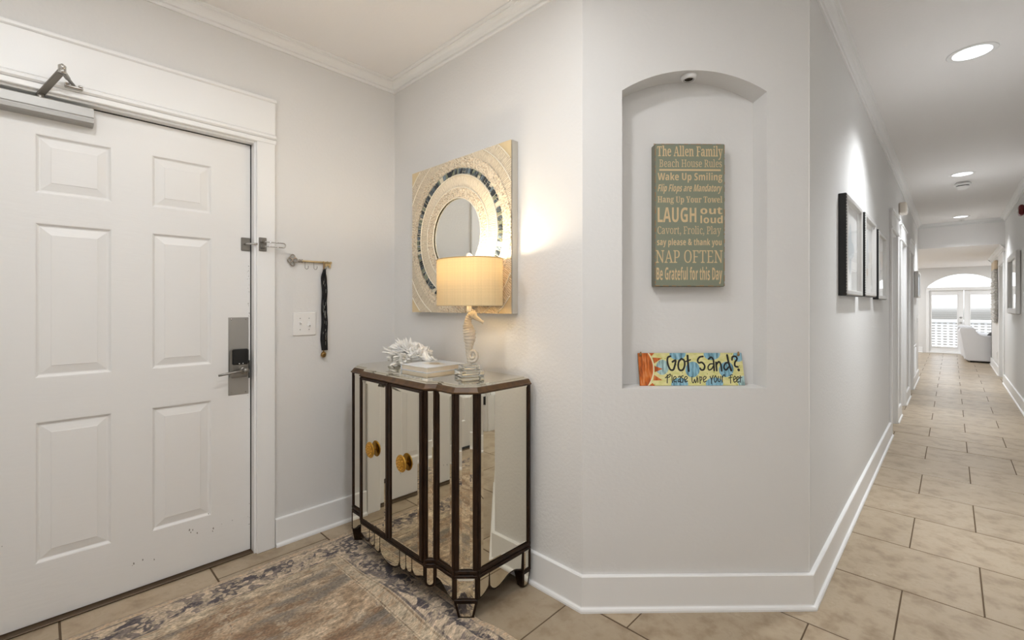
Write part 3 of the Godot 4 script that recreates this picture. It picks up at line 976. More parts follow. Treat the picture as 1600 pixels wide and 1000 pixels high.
	for k in 7:
		var x0: float = cuts[k]; var x1: float = cuts[k + 1]
		var poly := PackedVector2Array([Vector2(x1 - 0.002, 0.164), Vector2(x0 + 0.002, 0.164)])
		for j in 15:
			var t := j / 14.0
			var y := 0.0
			if k == 0 or k == 6:
				var u := t if k == 0 else 1.0 - t
				y = 0.164 - lerpf(0.040, drop[k], smoothstep(0.0, 0.7, u)) + (0.02 * pow(maxf(0.0, (u - 0.7) / 0.3), 2.0))
			else:
				var r: float = minf((x1 - x0) / 2.0, 0.05)
				var dx: float = absf(t - 0.5) * 2.0
				y = 0.164 - drop[k] + (1.0 - sqrt(maxf(0.0, 1.0 - dx * dx))) * r * (0.9 if k == 3 else 1.0)
			poly.append(Vector2(lerpf(x0 + 0.002, x1 - 0.002, t), y))
			edge.append(Vector2(lerpf(x0, x1, t), y - 0.009))
		pieces.append(poly)
	st = tool()
	extrude(st, edge, -0.012, 0.0, f)
	for k in range(1, 7): box(st, Vector3(cuts[k] - 0.0022, 0.164 - minf(drop[k - 1], drop[k]) + 0.012, -0.002), Vector3(cuts[k] + 0.0022, 0.166, 0.004), 0.001, f)
	var apron := obj("apron", st, M["bronze wood"], root)
	for poly in pieces:
		st = tool()
		extrude(st, poly, 0.0, 0.0028, f)
		obj("mirror_piece", st, M["antique mirror"], apron)
	for side in 2:
		# pilaster drop
		var i := 3 if side == 0 else n - 5
		var pa: Vector2 = plan[i + 1]; var pb: Vector2 = plan[i]
		var pf := face_frame(pa, pb)
		var pl := (pb - pa).length()
		var outer := PackedVector2Array([Vector2(pl, 0.166), Vector2(0, 0.166)]); var inner := PackedVector2Array([Vector2(pl - 0.011, 0.161), Vector2(0.011, 0.161)])
		for j in 11:
			var t := PI - PI * j / 10.0
			outer.append(Vector2(pl / 2 + cos(t) * pl / 2, 0.106 - sin(t) * pl / 2))
			inner.append(Vector2(pl / 2 + cos(t) * (pl / 2 - 0.011), 0.106 - sin(t) * (pl / 2 - 0.011)))
		st = tool()
		extrude(st, outer, -0.03, 0.003, pf)
		var pd := obj("pilaster_drop", st, M["bronze wood"], root)
		st = tool()
		extrude(st, inner, 0.003, 0.006, pf)
		obj("mirror_piece", st, M["antique mirror"], pd)
		# bracket beside the leg, on the set-back front
		i = 2 if side == 0 else n - 4
		pa = plan[i + 1]; pb = plan[i]
		pf = face_frame(pa, pb)
		pl = (pb - pa).length()
		var bo := PackedVector2Array([Vector2(pl, 0.168), Vector2(0, 0.168)]); var bi := PackedVector2Array([Vector2(pl - 0.009, 0.163), Vector2(0.009, 0.163)])
		for j in 13:
			var t := j / 12.0
			var u := t if side == 0 else 1.0 - t
			var y := lerpf(0.127, 0.084, smoothstep(0.15, 0.95, u))
			bo.append(Vector2(lerpf(0, pl, t), y - 0.008)); bi.append(Vector2(lerpf(0.009, pl - 0.009, t), y))
		st = tool()
		extrude(st, bo, -0.012, 0.001, pf)
		var bk := obj("bracket", st, M["bronze wood"], root)
		st = tool()
		extrude(st, bi, 0.001, 0.004, pf)
		obj("mirror_piece", st, M["antique mirror"], bk)
		# side apron: a short lobe, then an ogee rising to the back leg
		i = 0 if side == 0 else n - 2
		pa = plan[i + 1]; pb = plan[i]
		pf = face_frame(pa, pb)
		pl = (pb - pa).length() - 0.052
		var so := PackedVector2Array([Vector2(pl, 0.168), Vector2(0, 0.168)])
		var lobes := [PackedVector2Array([Vector2(0.058, 0.163), Vector2(0.010, 0.163)]), PackedVector2Array([Vector2(pl - 0.006, 0.163), Vector2(0.062, 0.163)])]
		if side == 1:
			so = PackedVector2Array([Vector2(pl + 0.052, 0.168), Vector2(0.052, 0.168)])
			lobes = [PackedVector2Array([Vector2(pl + 0.042, 0.163), Vector2(pl - 0.006, 0.163)]), PackedVector2Array([Vector2(pl - 0.01, 0.163), Vector2(0.058, 0.163)])]
		var low := []
		for j in 25:
			var x := pl * j / 24.0
			var y := 0.0
			if x < 0.06: y = 0.088 + 0.034 * pow(x / 0.06, 2.4)
			elif x < 0.105: y = 0.088 + 0.03 * pow(absf(x - 0.095) / 0.035, 2.0) * (1.0 if x < 0.095 else 0.3)
			else: y = lerpf(0.0888, 0.116, smoothstep(0.105, 0.185, x)) - 0.016 * smoothstep(0.2, pl, x)
			low.append(Vector2(x, y))
		if side == 1:
			for j in low.size(): low[j] = Vector2(pl + 0.052 - low[j].x, low[j].y)
			low.reverse()
		for q in low: so.append(q - Vector2(0, 0.009))
		for q in low:
			var x: float = q.x if side == 0 else pl + 0.052 - q.x
			if x >= 0.010 and x <= 0.058: lobes[0].append(q)
			elif x >= 0.062 and x <= pl - 0.006: lobes[1].append(q)
		st = tool()
		extrude(st, so, -0.012, 0.001, pf)
		var sa := obj("apron", st, M["bronze wood"], root)
		for q in lobes:
			if q.size() < 4: continue
			st = tool()
			extrude(st, q, 0.001, 0.004, pf)
			obj("mirror_piece", st, M["antique mirror"], sa)
		# front leg on the canted corner, back leg on the side
		i = 1 if side == 0 else n - 3
		leg(root, face_frame(plan[i + 1], plan[i]), 0.0, (plan[i] - plan[i + 1]).length(), 0.058)
		i = 0 if side == 0 else n - 2
		var sl: float = (plan[i] - plan[i + 1]).length()
		var x0 := sl - 0.052 if side == 0 else 0.0
		leg(root, face_frame(plan[i + 1], plan[i]), x0, x0 + 0.052, 0.05)

func leg(root: Node, f: Transform3D, x0: float, x1: float, deep: float) -> void:
	# a block with a mirror, a bead, and a tapering foot with a mirror
	var st := tool()
	box(st, Vector3(x0, 0.072, -deep), Vector3(x1, 0.168, 0.002), 0.003, f)
	for x in [x0, x1 - 0.010]: box(st, Vector3(x, 0.082, -0.004), Vector3(x + 0.010, 0.166, 0.006), 0.003, f)
	box(st, Vector3(x0 - 0.001, 0.072, -deep), Vector3(x1 + 0.001, 0.083, 0.006), 0.003, f)
	var c := (x0 + x1) / 2.0; var h := (x1 - x0) / 2.0
	var lo := h * 0.68
	var y0 := 0.0075
	var top := [Vector3(c - h, 0.072, 0.002), Vector3(c + h, 0.072, 0.002), Vector3(c + h, 0.072, -deep), Vector3(c - h, 0.072, -deep)]
	var bot := [Vector3(c - lo, y0, -0.004), Vector3(c + lo, y0, -0.004), Vector3(c + lo, y0, -deep * 0.7), Vector3(c - lo, y0, -deep * 0.7)]
	for k in 4: quad(st, f * bot[k], f * bot[(k + 1) % 4], f * top[(k + 1) % 4], f * top[k])
	quad(st, f * bot[3], f * bot[2], f * bot[1], f * bot[0])
	var l := obj("leg", st, M["bronze wood"], root)
	mirror_panel("mirror_piece", l, f * Transform3D(Basis(), Vector3(0, 0, 0.0025)), x0 + 0.011, 0.086, x1 - 0.011, 0.164, 0.007)
	st = tool()
	var m0 := h - 0.011; var m1 := lo - 0.008
	var q := [Vector3(c - m1, 0.013, -0.0017), Vector3(c + m1, 0.013, -0.0017), Vector3(c + m0, 0.066, 0.0033), Vector3(c - m0, 0.066, 0.0033)]
	quad(st, f * q[0], f * q[1], f * q[2], f * q[3])
	for k in 4:
		var off := Vector3(0, 0, -0.003)
		quad(st, f * (q[k] + off), f * (q[(k + 1) % 4] + off), f * q[(k + 1) % 4], f * q[k])
	obj("mirror_piece", st, M["antique mirror"], l)

# ------------------------------------------------------------------ the wall mirror
func band(called: String, root: Node, c: Vector3, r0: float, r1: float, half: float, nt: int, nr: int, height: Callable, colour: Callable, m: Material) -> void:
	# a ring of relief about c, cut off by the square of half width `half`
	var st := tool(true)
	for i in nt:
		for k in nr:
			var p := []
			var ok := false
			for e in [[0, 0], [1, 0], [1, 1], [0, 1]]:
				var t: float = TAU * (i + e[0]) / nt
				var far: float = half / maxf(absf(cos(t)), absf(sin(t)))
				var a := minf(r0, far); var b := minf(r1, far)
				if b - a > 1e-4: ok = true
				var r := lerpf(a, b, float(k + e[1]) / nr)
				p.append([Vector3(c.x + r * cos(t), c.y + r * sin(t), c.z + height.call(r, t)), colour.call(r, t)])
			if not ok: continue
			for j in [0, 2, 1, 0, 3, 2]:
				st.set_color(p[j][1]); v(st, p[j][0])
	obj(called, st, m, root)

func build_wall_mirror() -> void:
	var c := Vector3(-1.842, 1.599, -1.487)
	var half := 0.398
	var root := thing("wall_mirror", "square textured golden frame with a round mirror above the cabinet", "mirror", Vector3(c.x, c.y, -1.53))
	var sand := mat("sand relief", Color.WHITE, 0.75)
	sand.vertex_color_use_as_albedo = true
	var st := tool()
	var frame := PackedVector2Array([Vector2(-half, -half), Vector2(half, -half), Vector2(half, half), Vector2(-half, half)])
	extrude(st, frame, -0.046, -0.010, Transform3D(Basis(), c))
	obj("backing_panel", st, mat("panel edge", rgb(196, 190, 178), 0.6), root)
	st = tool()
	var disc := PackedVector2Array()
	for k in 64: disc.append(Vector2(cos(TAU * k / 64), sin(TAU * k / 64)) * 0.197)
	extrude(st, disc, -0.010, -0.0075, Transform3D(Basis(), c))
	obj("round_mirror", st, M["mirror glass"], root)
	var n1 := noise(61, 130.0, 2); var n2 := noise(62, 28.0, 3); var n3 := noise(63, 210.0, 1, 0.0, FastNoiseLite.TYPE_CELLULAR)
	var lin := func(r: int, g: int, b: int) -> Color: return rgb(r, g, b).srgb_to_linear()
	var cream: Color = lin.call(240, 227, 203); var dark: Color = lin.call(140, 114, 80); var gilt: Color = lin.call(224, 202, 160); var pale: Color = lin.call(240, 232, 214)
	var grit_h := func(r: float, t: float) -> float: return -0.002 + 0.0085 * n1.get_noise_2d(r * cos(t), r * sin(t)) + 0.002 * n2.get_noise_2d(r * cos(t), r * sin(t))
	var grit_c := func(r: float, t: float) -> Color:
		var k: float = n1.get_noise_2d(r * cos(t), r * sin(t))
		return cream.lerp(dark, clampf(0.12 - k * 1.4, 0.0, 0.8)).lerp(lin.call(228, 192, 150), clampf(n2.get_noise_2d(r * cos(t) * 3, r * sin(t) * 3), 0.0, 0.5))
	# slanting threads: ridges that run across the ring at an angle
	var thread := func(r: float, t: float, count: int, slant: float) -> float:
		var w: float = t * count + slant * r * 40.0 + 2.6 * n2.get_noise_2d(r * cos(t) * 2.2, r * sin(t) * 2.2)
		return sin(w)
	band("chip_ring", root, c, 0.191, 0.247, half, 420, 12, func(r: float, t: float) -> float: return grit_h.call(r, t) + 0.002, grit_c, sand)
	band("thread_ring", root, c, 0.247, 0.309, half, 1400, 6, func(r: float, t: float) -> float: return -0.003 + 0.0018 * thread.call(r, t, 210, 1.8), func(r: float, t: float) -> Color: return cream.lerp(dark, 0.06 + 0.42 * pow(0.5 - 0.5 * thread.call(r, t, 210, 1.8), 3.0)), sand)
	band("mosaic_bed", root, c, 0.309, 0.347, half, 240, 4, func(r: float, t: float) -> float: return -0.003, func(r: float, t: float) -> Color: return lin.call(216, 206, 182), sand)
	band("pebble_ring", root, c, 0.347, 0.400, half, 620, 10, func(r: float, t: float) -> float: return grit_h.call(r, t) + 0.001, grit_c, sand)
	band("twig_ring", root, c, 0.400, 0.448, half, 1500, 5, func(r: float, t: float) -> float: return -0.003 + 0.0018 * thread.call(r, t, 300, 2.2), func(r: float, t: float) -> Color: return cream.lerp(dark, 0.12 + 0.5 * pow(0.5 - 0.5 * thread.call(r, t, 300, 2.2), 2.0)), sand)
	band("twig_ring", root, c, 0.448, 0.503, half, 1500, 5, func(r: float, t: float) -> float: return -0.003 + 0.0018 * thread.call(r, t, 300, 2.2), func(r: float, t: float) -> Color: return cream.lerp(dark, 0.12 + 0.5 * pow(0.5 - 0.5 * thread.call(r, t, 300, 2.2), 2.0)), sand)
	band("gilt_corner", root, c, 0.503, 0.57, half, 720, 4, func(r: float, t: float) -> float: return -0.003 + 0.0008 * n1.get_noise_2d(r * cos(t), r * sin(t)), func(r: float, t: float) -> Color: return gilt, sand)
	# raised cords between the rings
	var arcs := func(r: float) -> Array:
		var runs := []
		var run := []
		for k in 361:
			var t := TAU * k / 360.0
			var p := Vector3(r * cos(t), r * sin(t), 0)
			if maxf(absf(p.x), absf(p.y)) < half - 0.002: run.append(c + p)
			else:
				if run.size() > 1: runs.append(run)
				run = []
		if run.size() > 1: runs.append(run)
		return runs
	var cord := mat("pale cord", pale.linear_to_srgb(), 0.7)
	for r in [0.1935, 0.2475, 0.310, 0.448, 0.503]:
		for run in arcs.call(r):
			st = tool(true)
			tube(st, run, [0.0026], 6)
			obj("raised_cord", st, cord, root)
	# mosaic of broken glass, each bit of its own
	rng.seed = 77
	var glass := [mat("slate glass", rgb(84, 94, 100), 0.12), mat("blue glass", rgb(114, 128, 136), 0.1), mat("green glass", rgb(130, 136, 116), 0.15), mat("black glass", rgb(50, 56, 60), 0.12)]
	var t := 0.0
	while t < TAU - 0.04:
		var w := rng.randf_range(0.04, 0.085)
		var r0 := 0.3135; var r1 := 0.3455
		# a bit of the ring is broken along one or two slanting lines
		var quadr := [[r0, 0.0], [r0, 1.0], [r1, 1.0], [r1, 0.0]]
		var shapes := []
		var pick := rng.randf()
		var ca := rng.randf_range(0.15, 0.85); var cb := rng.randf_range(0.15, 0.85)
		if pick < 0.3: shapes = [[[r0, 0.0], [r0, ca], [r1, cb], [r1, 0.0]], [[r0, ca], [r0, 1.0], [r1, 1.0], [r1, cb]]]
		elif pick < 0.6:
			var ra := lerpf(r0, r1, ca); var rb := lerpf(r0, r1, cb)
			shapes = [[[r0, 0.0], [r0, 1.0], [rb, 1.0], [ra, 0.0]], [[ra, 0.0], [rb, 1.0], [r1, 1.0], [r1, 0.0]]]
		elif pick < 0.85: shapes = [[[r0, 0.0], [r0, 1.0], [r1, 0.0]], [[r0, 1.0], [r1, 1.0], [r1, 0.0]]]
		else: shapes = [quadr]
		for s in shapes:
			if rng.randf() < 0.1: continue
			var poly := PackedVector2Array()
			var mid := Vector2.ZERO
			for q in s:
				var p: Vector2 = Vector2(cos(t + w * q[1]), sin(t + w * q[1])) * (q[0] + rng.randf_range(-0.002, 0.002))
				poly.append(p); mid += p / s.size()
			for k in poly.size(): poly[k] = mid + (poly[k] - mid) * (1.0 - 0.0034 / maxf(0.008, (poly[k] - mid).length()))
			if maxf(absf(mid.x), absf(mid.y)) < half - 0.01 and Geometry2D.triangulate_polygon(poly).size() > 2:
				st = tool()
				extrude(st, poly, -0.003, rng.randf_range(0.0, 0.0012), Transform3D(Basis(), c))
				obj("mosaic_tile", st, glass[[0, 0, 1, 2, 3, 3][rng.randi_range(0, 5)]], root)
		t += w + 0.004

# ------------------------------------------------------------------ lamp, book, shell
func smooth_path(pts: Array, per: int) -> Array:
	var out := []
	for i in pts.size() - 1:
		var p0 = pts[maxi(i - 1, 0)]; var p1 = pts[i]; var p2 = pts[i + 1]; var p3 = pts[mini(i + 2, pts.size() - 1)]
		for k in per:
			out.append(p1.cubic_interpolate(p2, p0, p3, float(k) / per))
	out.append(pts[-1])
	return out

func build_lamp() -> void:
	var at := Vector3(-1.557, 0.925, -1.335)
	var root := thing("table_lamp", "seahorse table lamp on a crystal base with an oval beige linen shade", "lamp", at)
	var turn := Basis(Vector3.UP, deg_to_rad(44))
	var st := tool()
	box(st, Vector3(-0.053, 0.0, -0.053), Vector3(0.053, 0.027, 0.053), 0.003, Transform3D(turn.rotated(Vector3.UP, deg_to_rad(24)), at))
	obj("crystal_base", st, M["crystal"], root)
	st = tool()
	box(st, Vector3(-0.039, 0.0275, -0.039), Vector3(0.039, 0.049, 0.039), 0.003, Transform3D(turn.rotated(Vector3.UP, deg_to_rad(24)), at))
	obj("crystal_block", st, M["crystal"], root)
	# seahorse in the plane that faces the room: s to the right, y up
	var rt := turn * Vector3.RIGHT; var fw := turn * Vector3.BACK
	var S := func(s: float, y: float, f := 0.0) -> Vector3: return at + rt * s + Vector3.UP * y + fw * f
	var spine := [S.call(0.004, 0.048), S.call(0.000, 0.075), S.call(-0.003, 0.105), S.call(0.000, 0.135), S.call(0.002, 0.165), S.call(0.000, 0.195), S.call(-0.005, 0.218), S.call(-0.007, 0.238), S.call(-0.001, 0.258), S.call(0.008, 0.270), S.call(0.016, 0.272)]
	var rad := [0.009, 0.0105, 0.013, 0.020, 0.0275, 0.0285, 0.024, 0.0165, 0.0155, 0.0175, 0.012]
	var path := smooth_path(spine, 14)
	var radii := []
	for i in path.size():
		var t := float(i) / (path.size() - 1) * (rad.size() - 1)
		var k := mini(int(t), rad.size() - 2)
		var r := lerpf(rad[k], rad[k + 1], smoothstep(0.0, 1.0, t - k))
		radii.append(r * (1.0 + 0.055 * sin(i * 0.92)) + 0.0006 * sin(i * 2.6))
	st = tool(true)
	tube(st, path, radii, 22, true, 0.82)
	# tail curl
	var curl := []; var cr := []
	for k in 40:
		var u := k / 39.0
		var a := deg_to_rad(-120) + u * deg_to_rad(520)
		var r := lerpf(0.024, 0.006, u)
		curl.append(S.call(0.015 + cos(a) * r, 0.090 + sin(a) * r * 1.15, 0.008 * u)); cr.append(lerpf(0.010, 0.0045, u) * (1.0 + 0.10 * sin(k * 1.9)))
	tube(st, curl, cr, 12)
	# head: skull, cheek, snout, crest
	ball(st, S.call(0.014, 0.272), Vector3(0.021, 0.0185, 0.016), 18, 12, turn)
	tube(st, [S.call(0.018, 0.268), S.call(0.032, 0.258), S.call(0.046, 0.249), S.call(0.058, 0.241), S.call(0.064, 0.238)], [0.014, 0.0115, 0.0082, 0.0072, 0.0085], 14)
	for q in [[-0.004, 0.284, 0.006], [0.004, 0.291, 0.0065], [0.013, 0.292, 0.007], [0.022, 0.287, 0.0065], [0.029, 0.279, 0.0055], [-0.012, 0.262, 0.005], [-0.016, 0.25, 0.0045], [-0.019, 0.238, 0.0045]]:
		ball(st, S.call(q[0], q[1]), Vector3.ONE * q[2], 8, 6)
	for s in [-1, 1]: ball(st, S.call(0.022, 0.272, 0.013 * s), Vector3.ONE * 0.0058, 10, 8)
	# knobs along the bony rings
	rng.seed = 41
	for i in range(10, path.size() - 30, 7):
		for k in 9:
			var a := TAU * k / 9 + 0.2 * i
			var r: float = radii[i]
			ball(st, path[i] + rt * cos(a) * r + fw * sin(a) * r * 0.82, Vector3.ONE * rng.randf_range(0.0022, 0.0034), 6, 4)
	var fin := PackedVector2Array([Vector2(-0.022, 0.165), Vector2(-0.04, 0.178), Vector2(-0.043, 0.195), Vector2(-0.036, 0.21), Vector2(-0.024, 0.212)])
	obj("seahorse", st, mat("antiqued plaster", rgb(206, 196, 180), 0.6), root)
	st = tool(true)
	lathe(st, [Vector2(0, 0.285), Vector2(0.011, 0.285), Vector2(0.0115, 0.30), Vector2(0.0105, 0.318), Vector2(0.008, 0.322), Vector2(0.004, 0.33), Vector2(0.004, 0.52), Vector2(0, 0.52)], 18, Transform3D(Basis(), at))
	tube(st, [at + Vector3(-0.05, 0.415, 0), at + Vector3(0.05, 0.415, 0)], [0.005], 8)
	for s in [-1, 1]: lathe(st, [Vector2(0, 0.40), Vector2(0.013, 0.40), Vector2(0.015, 0.425), Vector2(0.029, 0.452), Vector2(0.030, 0.458), Vector2(0, 0.458)], 18, Transform3D(Basis(), at + Vector3(0.05 * s, 0, 0)))  # unseen opaque bulb bases, widened to hold back light going down
	obj("neck", st, M["plaster white"], root)
	# shade: oval drum of linen with a wall of its own
	var linen := mat("linen shade", rgb(232, 214, 174), 0.9)
	var w1 := Image.create_empty(512, 256, false, Image.FORMAT_RGB8)
	rng.seed = 12
	var vert := []; var hori := []
	for i in 512: vert.append(rng.randf_range(0.93, 1.0))
	for i in 256: hori.append(rng.randf_range(0.96, 1.0))
	var nn := noise(13, 0.05, 2)
	for y in 256:
		for x in 512:
			var k: float = vert[(x + int(3 * nn.get_noise_2d(0, y))) & 511] * hori[(y + int(4 * nn.get_noise_2d(x, 0) + 8)) & 255]
			w1.set_pixel(x, y, Color(k, k * 0.99, k * 0.965))
	linen.albedo_texture = ImageTexture.create_from_image(w1)
	linen.uv1_scale = Vector3(2, 1, 1)
	linen.backlight_enabled = true
	linen.backlight = Color(0.42, 0.366, 0.264)
	st = tool(true)
	var ax := 0.172; var bz := 0.126
	var seg := 72
	var y0 := at.y + 0.314; var y1 := at.y + 0.519
	for k in seg:
		var p := []
		for j in 2:
			var a := TAU * (k + j) / seg
			p.append(Vector3(at.x + ax * cos(a), 0, at.z + bz * sin(a)))
		var q := [Vector3(p[0].x, y0, p[0].z), Vector3(p[0].x, y1, p[0].z), Vector3(p[1].x, y1, p[1].z), Vector3(p[1].x, y0, p[1].z)]
		var uv := [Vector2(float(k) / seg, 1), Vector2(float(k) / seg, 0), Vector2(float(k + 1) / seg, 0), Vector2(float(k + 1) / seg, 1)]
		for j in [0, 2, 1, 0, 3, 2]:
			st.set_uv(uv[j]); v(st, q[j])
	obj("shade", st, linen, root)
	st = tool(true)
	for y in [y0, y1]:
		var loop := []
		for k in seg + 1: loop.append(Vector3(at.x + ax * cos(TAU * k / seg), y, at.z + bz * sin(TAU * k / seg)))
		tube(st, loop, [0.0022], 6, false)
	obj("shade_rim", st, mat("linen trim", rgb(200, 178, 138), 0.9), root)
	st = tool(true)
	for a in [0.0, TAU / 3, TAU * 2 / 3]:
		tube(st, [at + Vector3(0, 0.512, 0), at + Vector3(ax * cos(a) * 0.99, 0.512, bz * sin(a) * 0.99)], [0.0014], 6)
	obj("shade_spider", st, M["dark nickel"], root)
	st = tool(true)
	lathe(st, [Vector2(0, 0.518), Vector2(0.008, 0.518), Vector2(0.006, 0.524), Vector2(0.012, 0.530), Vector2(0.0145, 0.538), Vector2(0.012, 0.546), Vector2(0.006, 0.550), Vector2(0, 0.5505)], 18, Transform3D(Basis(), at))
	obj("finial", st, M["plaster white"], root)
	var bm := mat("lamp bulb", rgb(255, 244, 220), 0.5)
	bm.emission_enabled = true
	bm.emission = Color(1.0, 0.82, 0.56)
	bm.emission_energy_multiplier = 3.0
	for s in [-1, 1]:
		var bp: Vector3 = at + Vector3(0.05 * s, 0.480, 0)
		st = tool(true)
		ball(st, bp + Vector3(0, 0.004, 0), Vector3(0.026, 0.028, 0.026), 16, 12)
		obj("bulb", st, bm, root)
		var l := OmniLight3D.new()
		l.name = "bulb_light"
		add_child(l, true)
		l.position = bp
		l.light_color = Color(1.0, 0.94, 0.84)
		l.light_energy = 0.10
		l.light_size = 0.024
		l.omni_range = 20.0
		l.omni_attenuation = 2.0
		l.shadow_enabled = true

func build_book() -> void:
	var at := Vector3(-1.85, 0.925, -1.352)
	var root := thing("book", "thick pale blue coffee table book lying under the white shell", "book", at)
	var xf := Transform3D(Basis(Vector3.UP, deg_to_rad(1.5)), at)
	var st := tool()
	box(st, Vector3(-0.102, 0.0032, -0.112), Vector3(0.100, 0.0228, 0.113), 0.001, xf)
	obj("pages", st, M["book pages"], root)
	var im := Image.create_empty(256, 256, false, Image.FORMAT_RGB8)
	var nz := noise(8, 0.02, 4)
	for y in 256:
		for x in 256:
			var d := Vector2((x - 130) / 80.0, (y - 120) / 46.0)
			var k := clampf(1.2 - d.length() + 0.5 * nz.get_noise_2d(x, y), 0.0, 1.0)
			var c := rgb(216, 221, 227).lerp(rgb(188, 172, 140), k)
			if absf(d.length() - 0.35) < 0.2 + 0.2 * nz.get_noise_2d(x * 2, y * 2): c = c.lerp(rgb(140, 118, 84), 0.6)
			im.set_pixel(x, y, c)
	var cm := mat("printed cover", Color.WHITE, 0.35)
	cm.albedo_texture = ImageTexture.create_from_image(im)
	st = tool()
	box(st, Vector3(-0.106, 0, -0.117), Vector3(0.104, 0.003, 0.117), 0.001, xf)
	box(st, Vector3(-0.106, 0.023, -0.117), Vector3(0.104, 0.0258, 0.117), 0.001, xf)
	box(st, Vector3(-0.1075, 0, -0.117), Vector3(-0.1045, 0.0258, 0.117), 0.001, xf)
	obj("cover", st, M["book cover"], root)
	st = tool()
	quad_uv(st, xf * Vector3(-0.104, 0.0259, 0.115), xf * Vector3(0.103, 0.0259, 0.115), xf * Vector3(0.103, 0.0259, -0.115), xf * Vector3(-0.104, 0.0259, -0.115))
	obj("cover_print", st, cm, root)


func build_seashell() -> void:
	var tip := Vector3(-1.868, 0.960, -1.405); var mouth := Vector3(-2.135, 0.998, -1.330)
	var root := thing("seashell", "large frilled white murex shell resting half on the book", "shell", Vector3(-1.99, 0.951, -1.37))
	var ax := (mouth - tip).normalized()
	var up := (Vector3.UP - ax * ax.y).normalized()
	var sd := ax.cross(up).normalized()
	var Lx := (mouth - tip).length()
	rng.seed = 23
	var nz := noise(24, 60.0, 3)
	var st := tool(true)
	# whorls: a tube of growing radius that winds round the axis
	var P := func(u: float, w: float) -> Vector3:
		# u: 0 at the tip .. 1 at the mouth; w: round the tube
		var g: float = pow(u, 1.45)
		var ang: float = u * TAU * 3.4 + 2.3
		var R: float = 0.030 * g
		var r: float = 0.004 + 0.055 * g
		var varix: float = pow(maxf(0.0, sin(ang * 1.5)), 5.0)
		r *= 1.0 + 0.22 * varix + 0.045 * sin(w * 13.0) + 0.05 * sin(ang * 12.0) + 0.05 * nz.get_noise_2d(u * 2.0, w * 0.03)
		var radial: Vector3 = up * cos(ang) + sd * sin(ang)
		var along: float = Lx * (0.04 + 0.72 * u)
		var q: Vector3 = tip + ax * (along + r * 1.25 * sin(w)) + radial * (R + r * cos(w))
		q.y = maxf(q.y, 0.9518 if q.x > -1.962 else 0.9262)      # it rests on the book and the table top
		return q
	var NU := 220; var NW := 30
	for i in NU:
		for k in NW:
			quad(st, P.call(float(i) / NU, TAU * k / NW), P.call(float(i + 1) / NU, TAU * k / NW), P.call(float(i + 1) / NU, TAU * (k + 1) / NW), P.call(float(i) / NU, TAU * (k + 1) / NW))
	obj("whorls", st, M["shell white"], root)
	# fronds in rows along the varices
	st = tool(true)
	for i in 150:
		var u := 0.26 + 0.74 * i / 149.0
		var ang := u * TAU * 3.4 + 2.3
		if pow(maxf(0.0, sin(ang * 1.5)), 2.0) < 0.30 and u < 0.93: continue
		for k in 5:
			var w := -1.1 + 0.55 * k + rng.randf_range(-0.15, 0.15)
			var g := pow(u, 1.45)
			var base: Vector3 = P.call(u, w)
			var radial := up * cos(ang) + sd * sin(ang)
			var n := (radial * cos(w) + ax * sin(w) * 0.8 + Vector3(rng.randf_range(-0.3, 0.3), rng.randf_range(-0.1, 0.3), rng.randf_range(-0.3, 0.3))).normalized()
			var ln := (0.012 + 0.030 * g) * rng.randf_range(0.6, 1.15)
			if minf(base.y - 0.004, base.y + n.y * ln) < (0.956 if base.x + n.x * ln > -1.975 else 0.931): continue
			var bend := Vector3(rng.randf_range(-0.4, 0.4), rng.randf_range(-0.2, 0.5), rng.randf_range(-0.4, 0.4)) * ln
			tube(st, [base - n * 0.004, base + n * ln * 0.5, base + n * ln + bend * 0.4], [0.010 * (0.4 + g), 0.0075 * (0.4 + g), 0.0016], 7, true, 0.4)
	obj("fronds", st, M["shell white"], root).set_meta("kind", "stuff")
	# the flared lip and the canal that reaches down to the table top
	st = tool(true)
	for i in 26:
		var a := TAU * i / 26.0
		var d := up * cos(a) + sd * sin(a)
		var b := mouth - ax * 0.035 + d * 0.036
		var ln := rng.randf_range(0.022, 0.05)
		var e := b + d * ln * 0.75 + ax * ln * 0.7
		if e.y < (0.962 if e.x > -1.98 else 0.936): continue
		tube(st, [b - d * 0.012 - ax * 0.02, b + (d + ax) * ln * 0.4, e], [0.010, 0.0075, 0.0025], 8, true, 0.55)
		if i % 2 == 0: tube(st, [b + (d + ax) * ln * 0.35, b + (d + ax) * ln * 0.45 + Vector3(rng.randf_range(-1, 1), rng.randf_range(0, 1), rng.randf_range(-1, 1)) * 0.014], [0.006, 0.0015], 6)
	tube(st, [mouth - ax * 0.06, mouth + ax * 0.0 + Vector3(0, -0.018, 0.0), mouth + ax * 0.03 + Vector3(-0.01, -0.040, 0.008), mouth + ax * 0.034 + Vector3(-0.028, -0.062, 0.012)], [0.026, 0.02, 0.011, 0.006], 12, true, 0.7)
	tube(st, [mouth - ax * 0.03 + Vector3(0, 0.01, 0), mouth + ax * 0.03 + Vector3(0, 0.012, 0), mouth + ax * 0.062 + Vector3(0, 0.0, 0.004)], [0.036, 0.024, 0.008], 12, true, 0.8)
	obj("lip", st, M["shell white"], root)

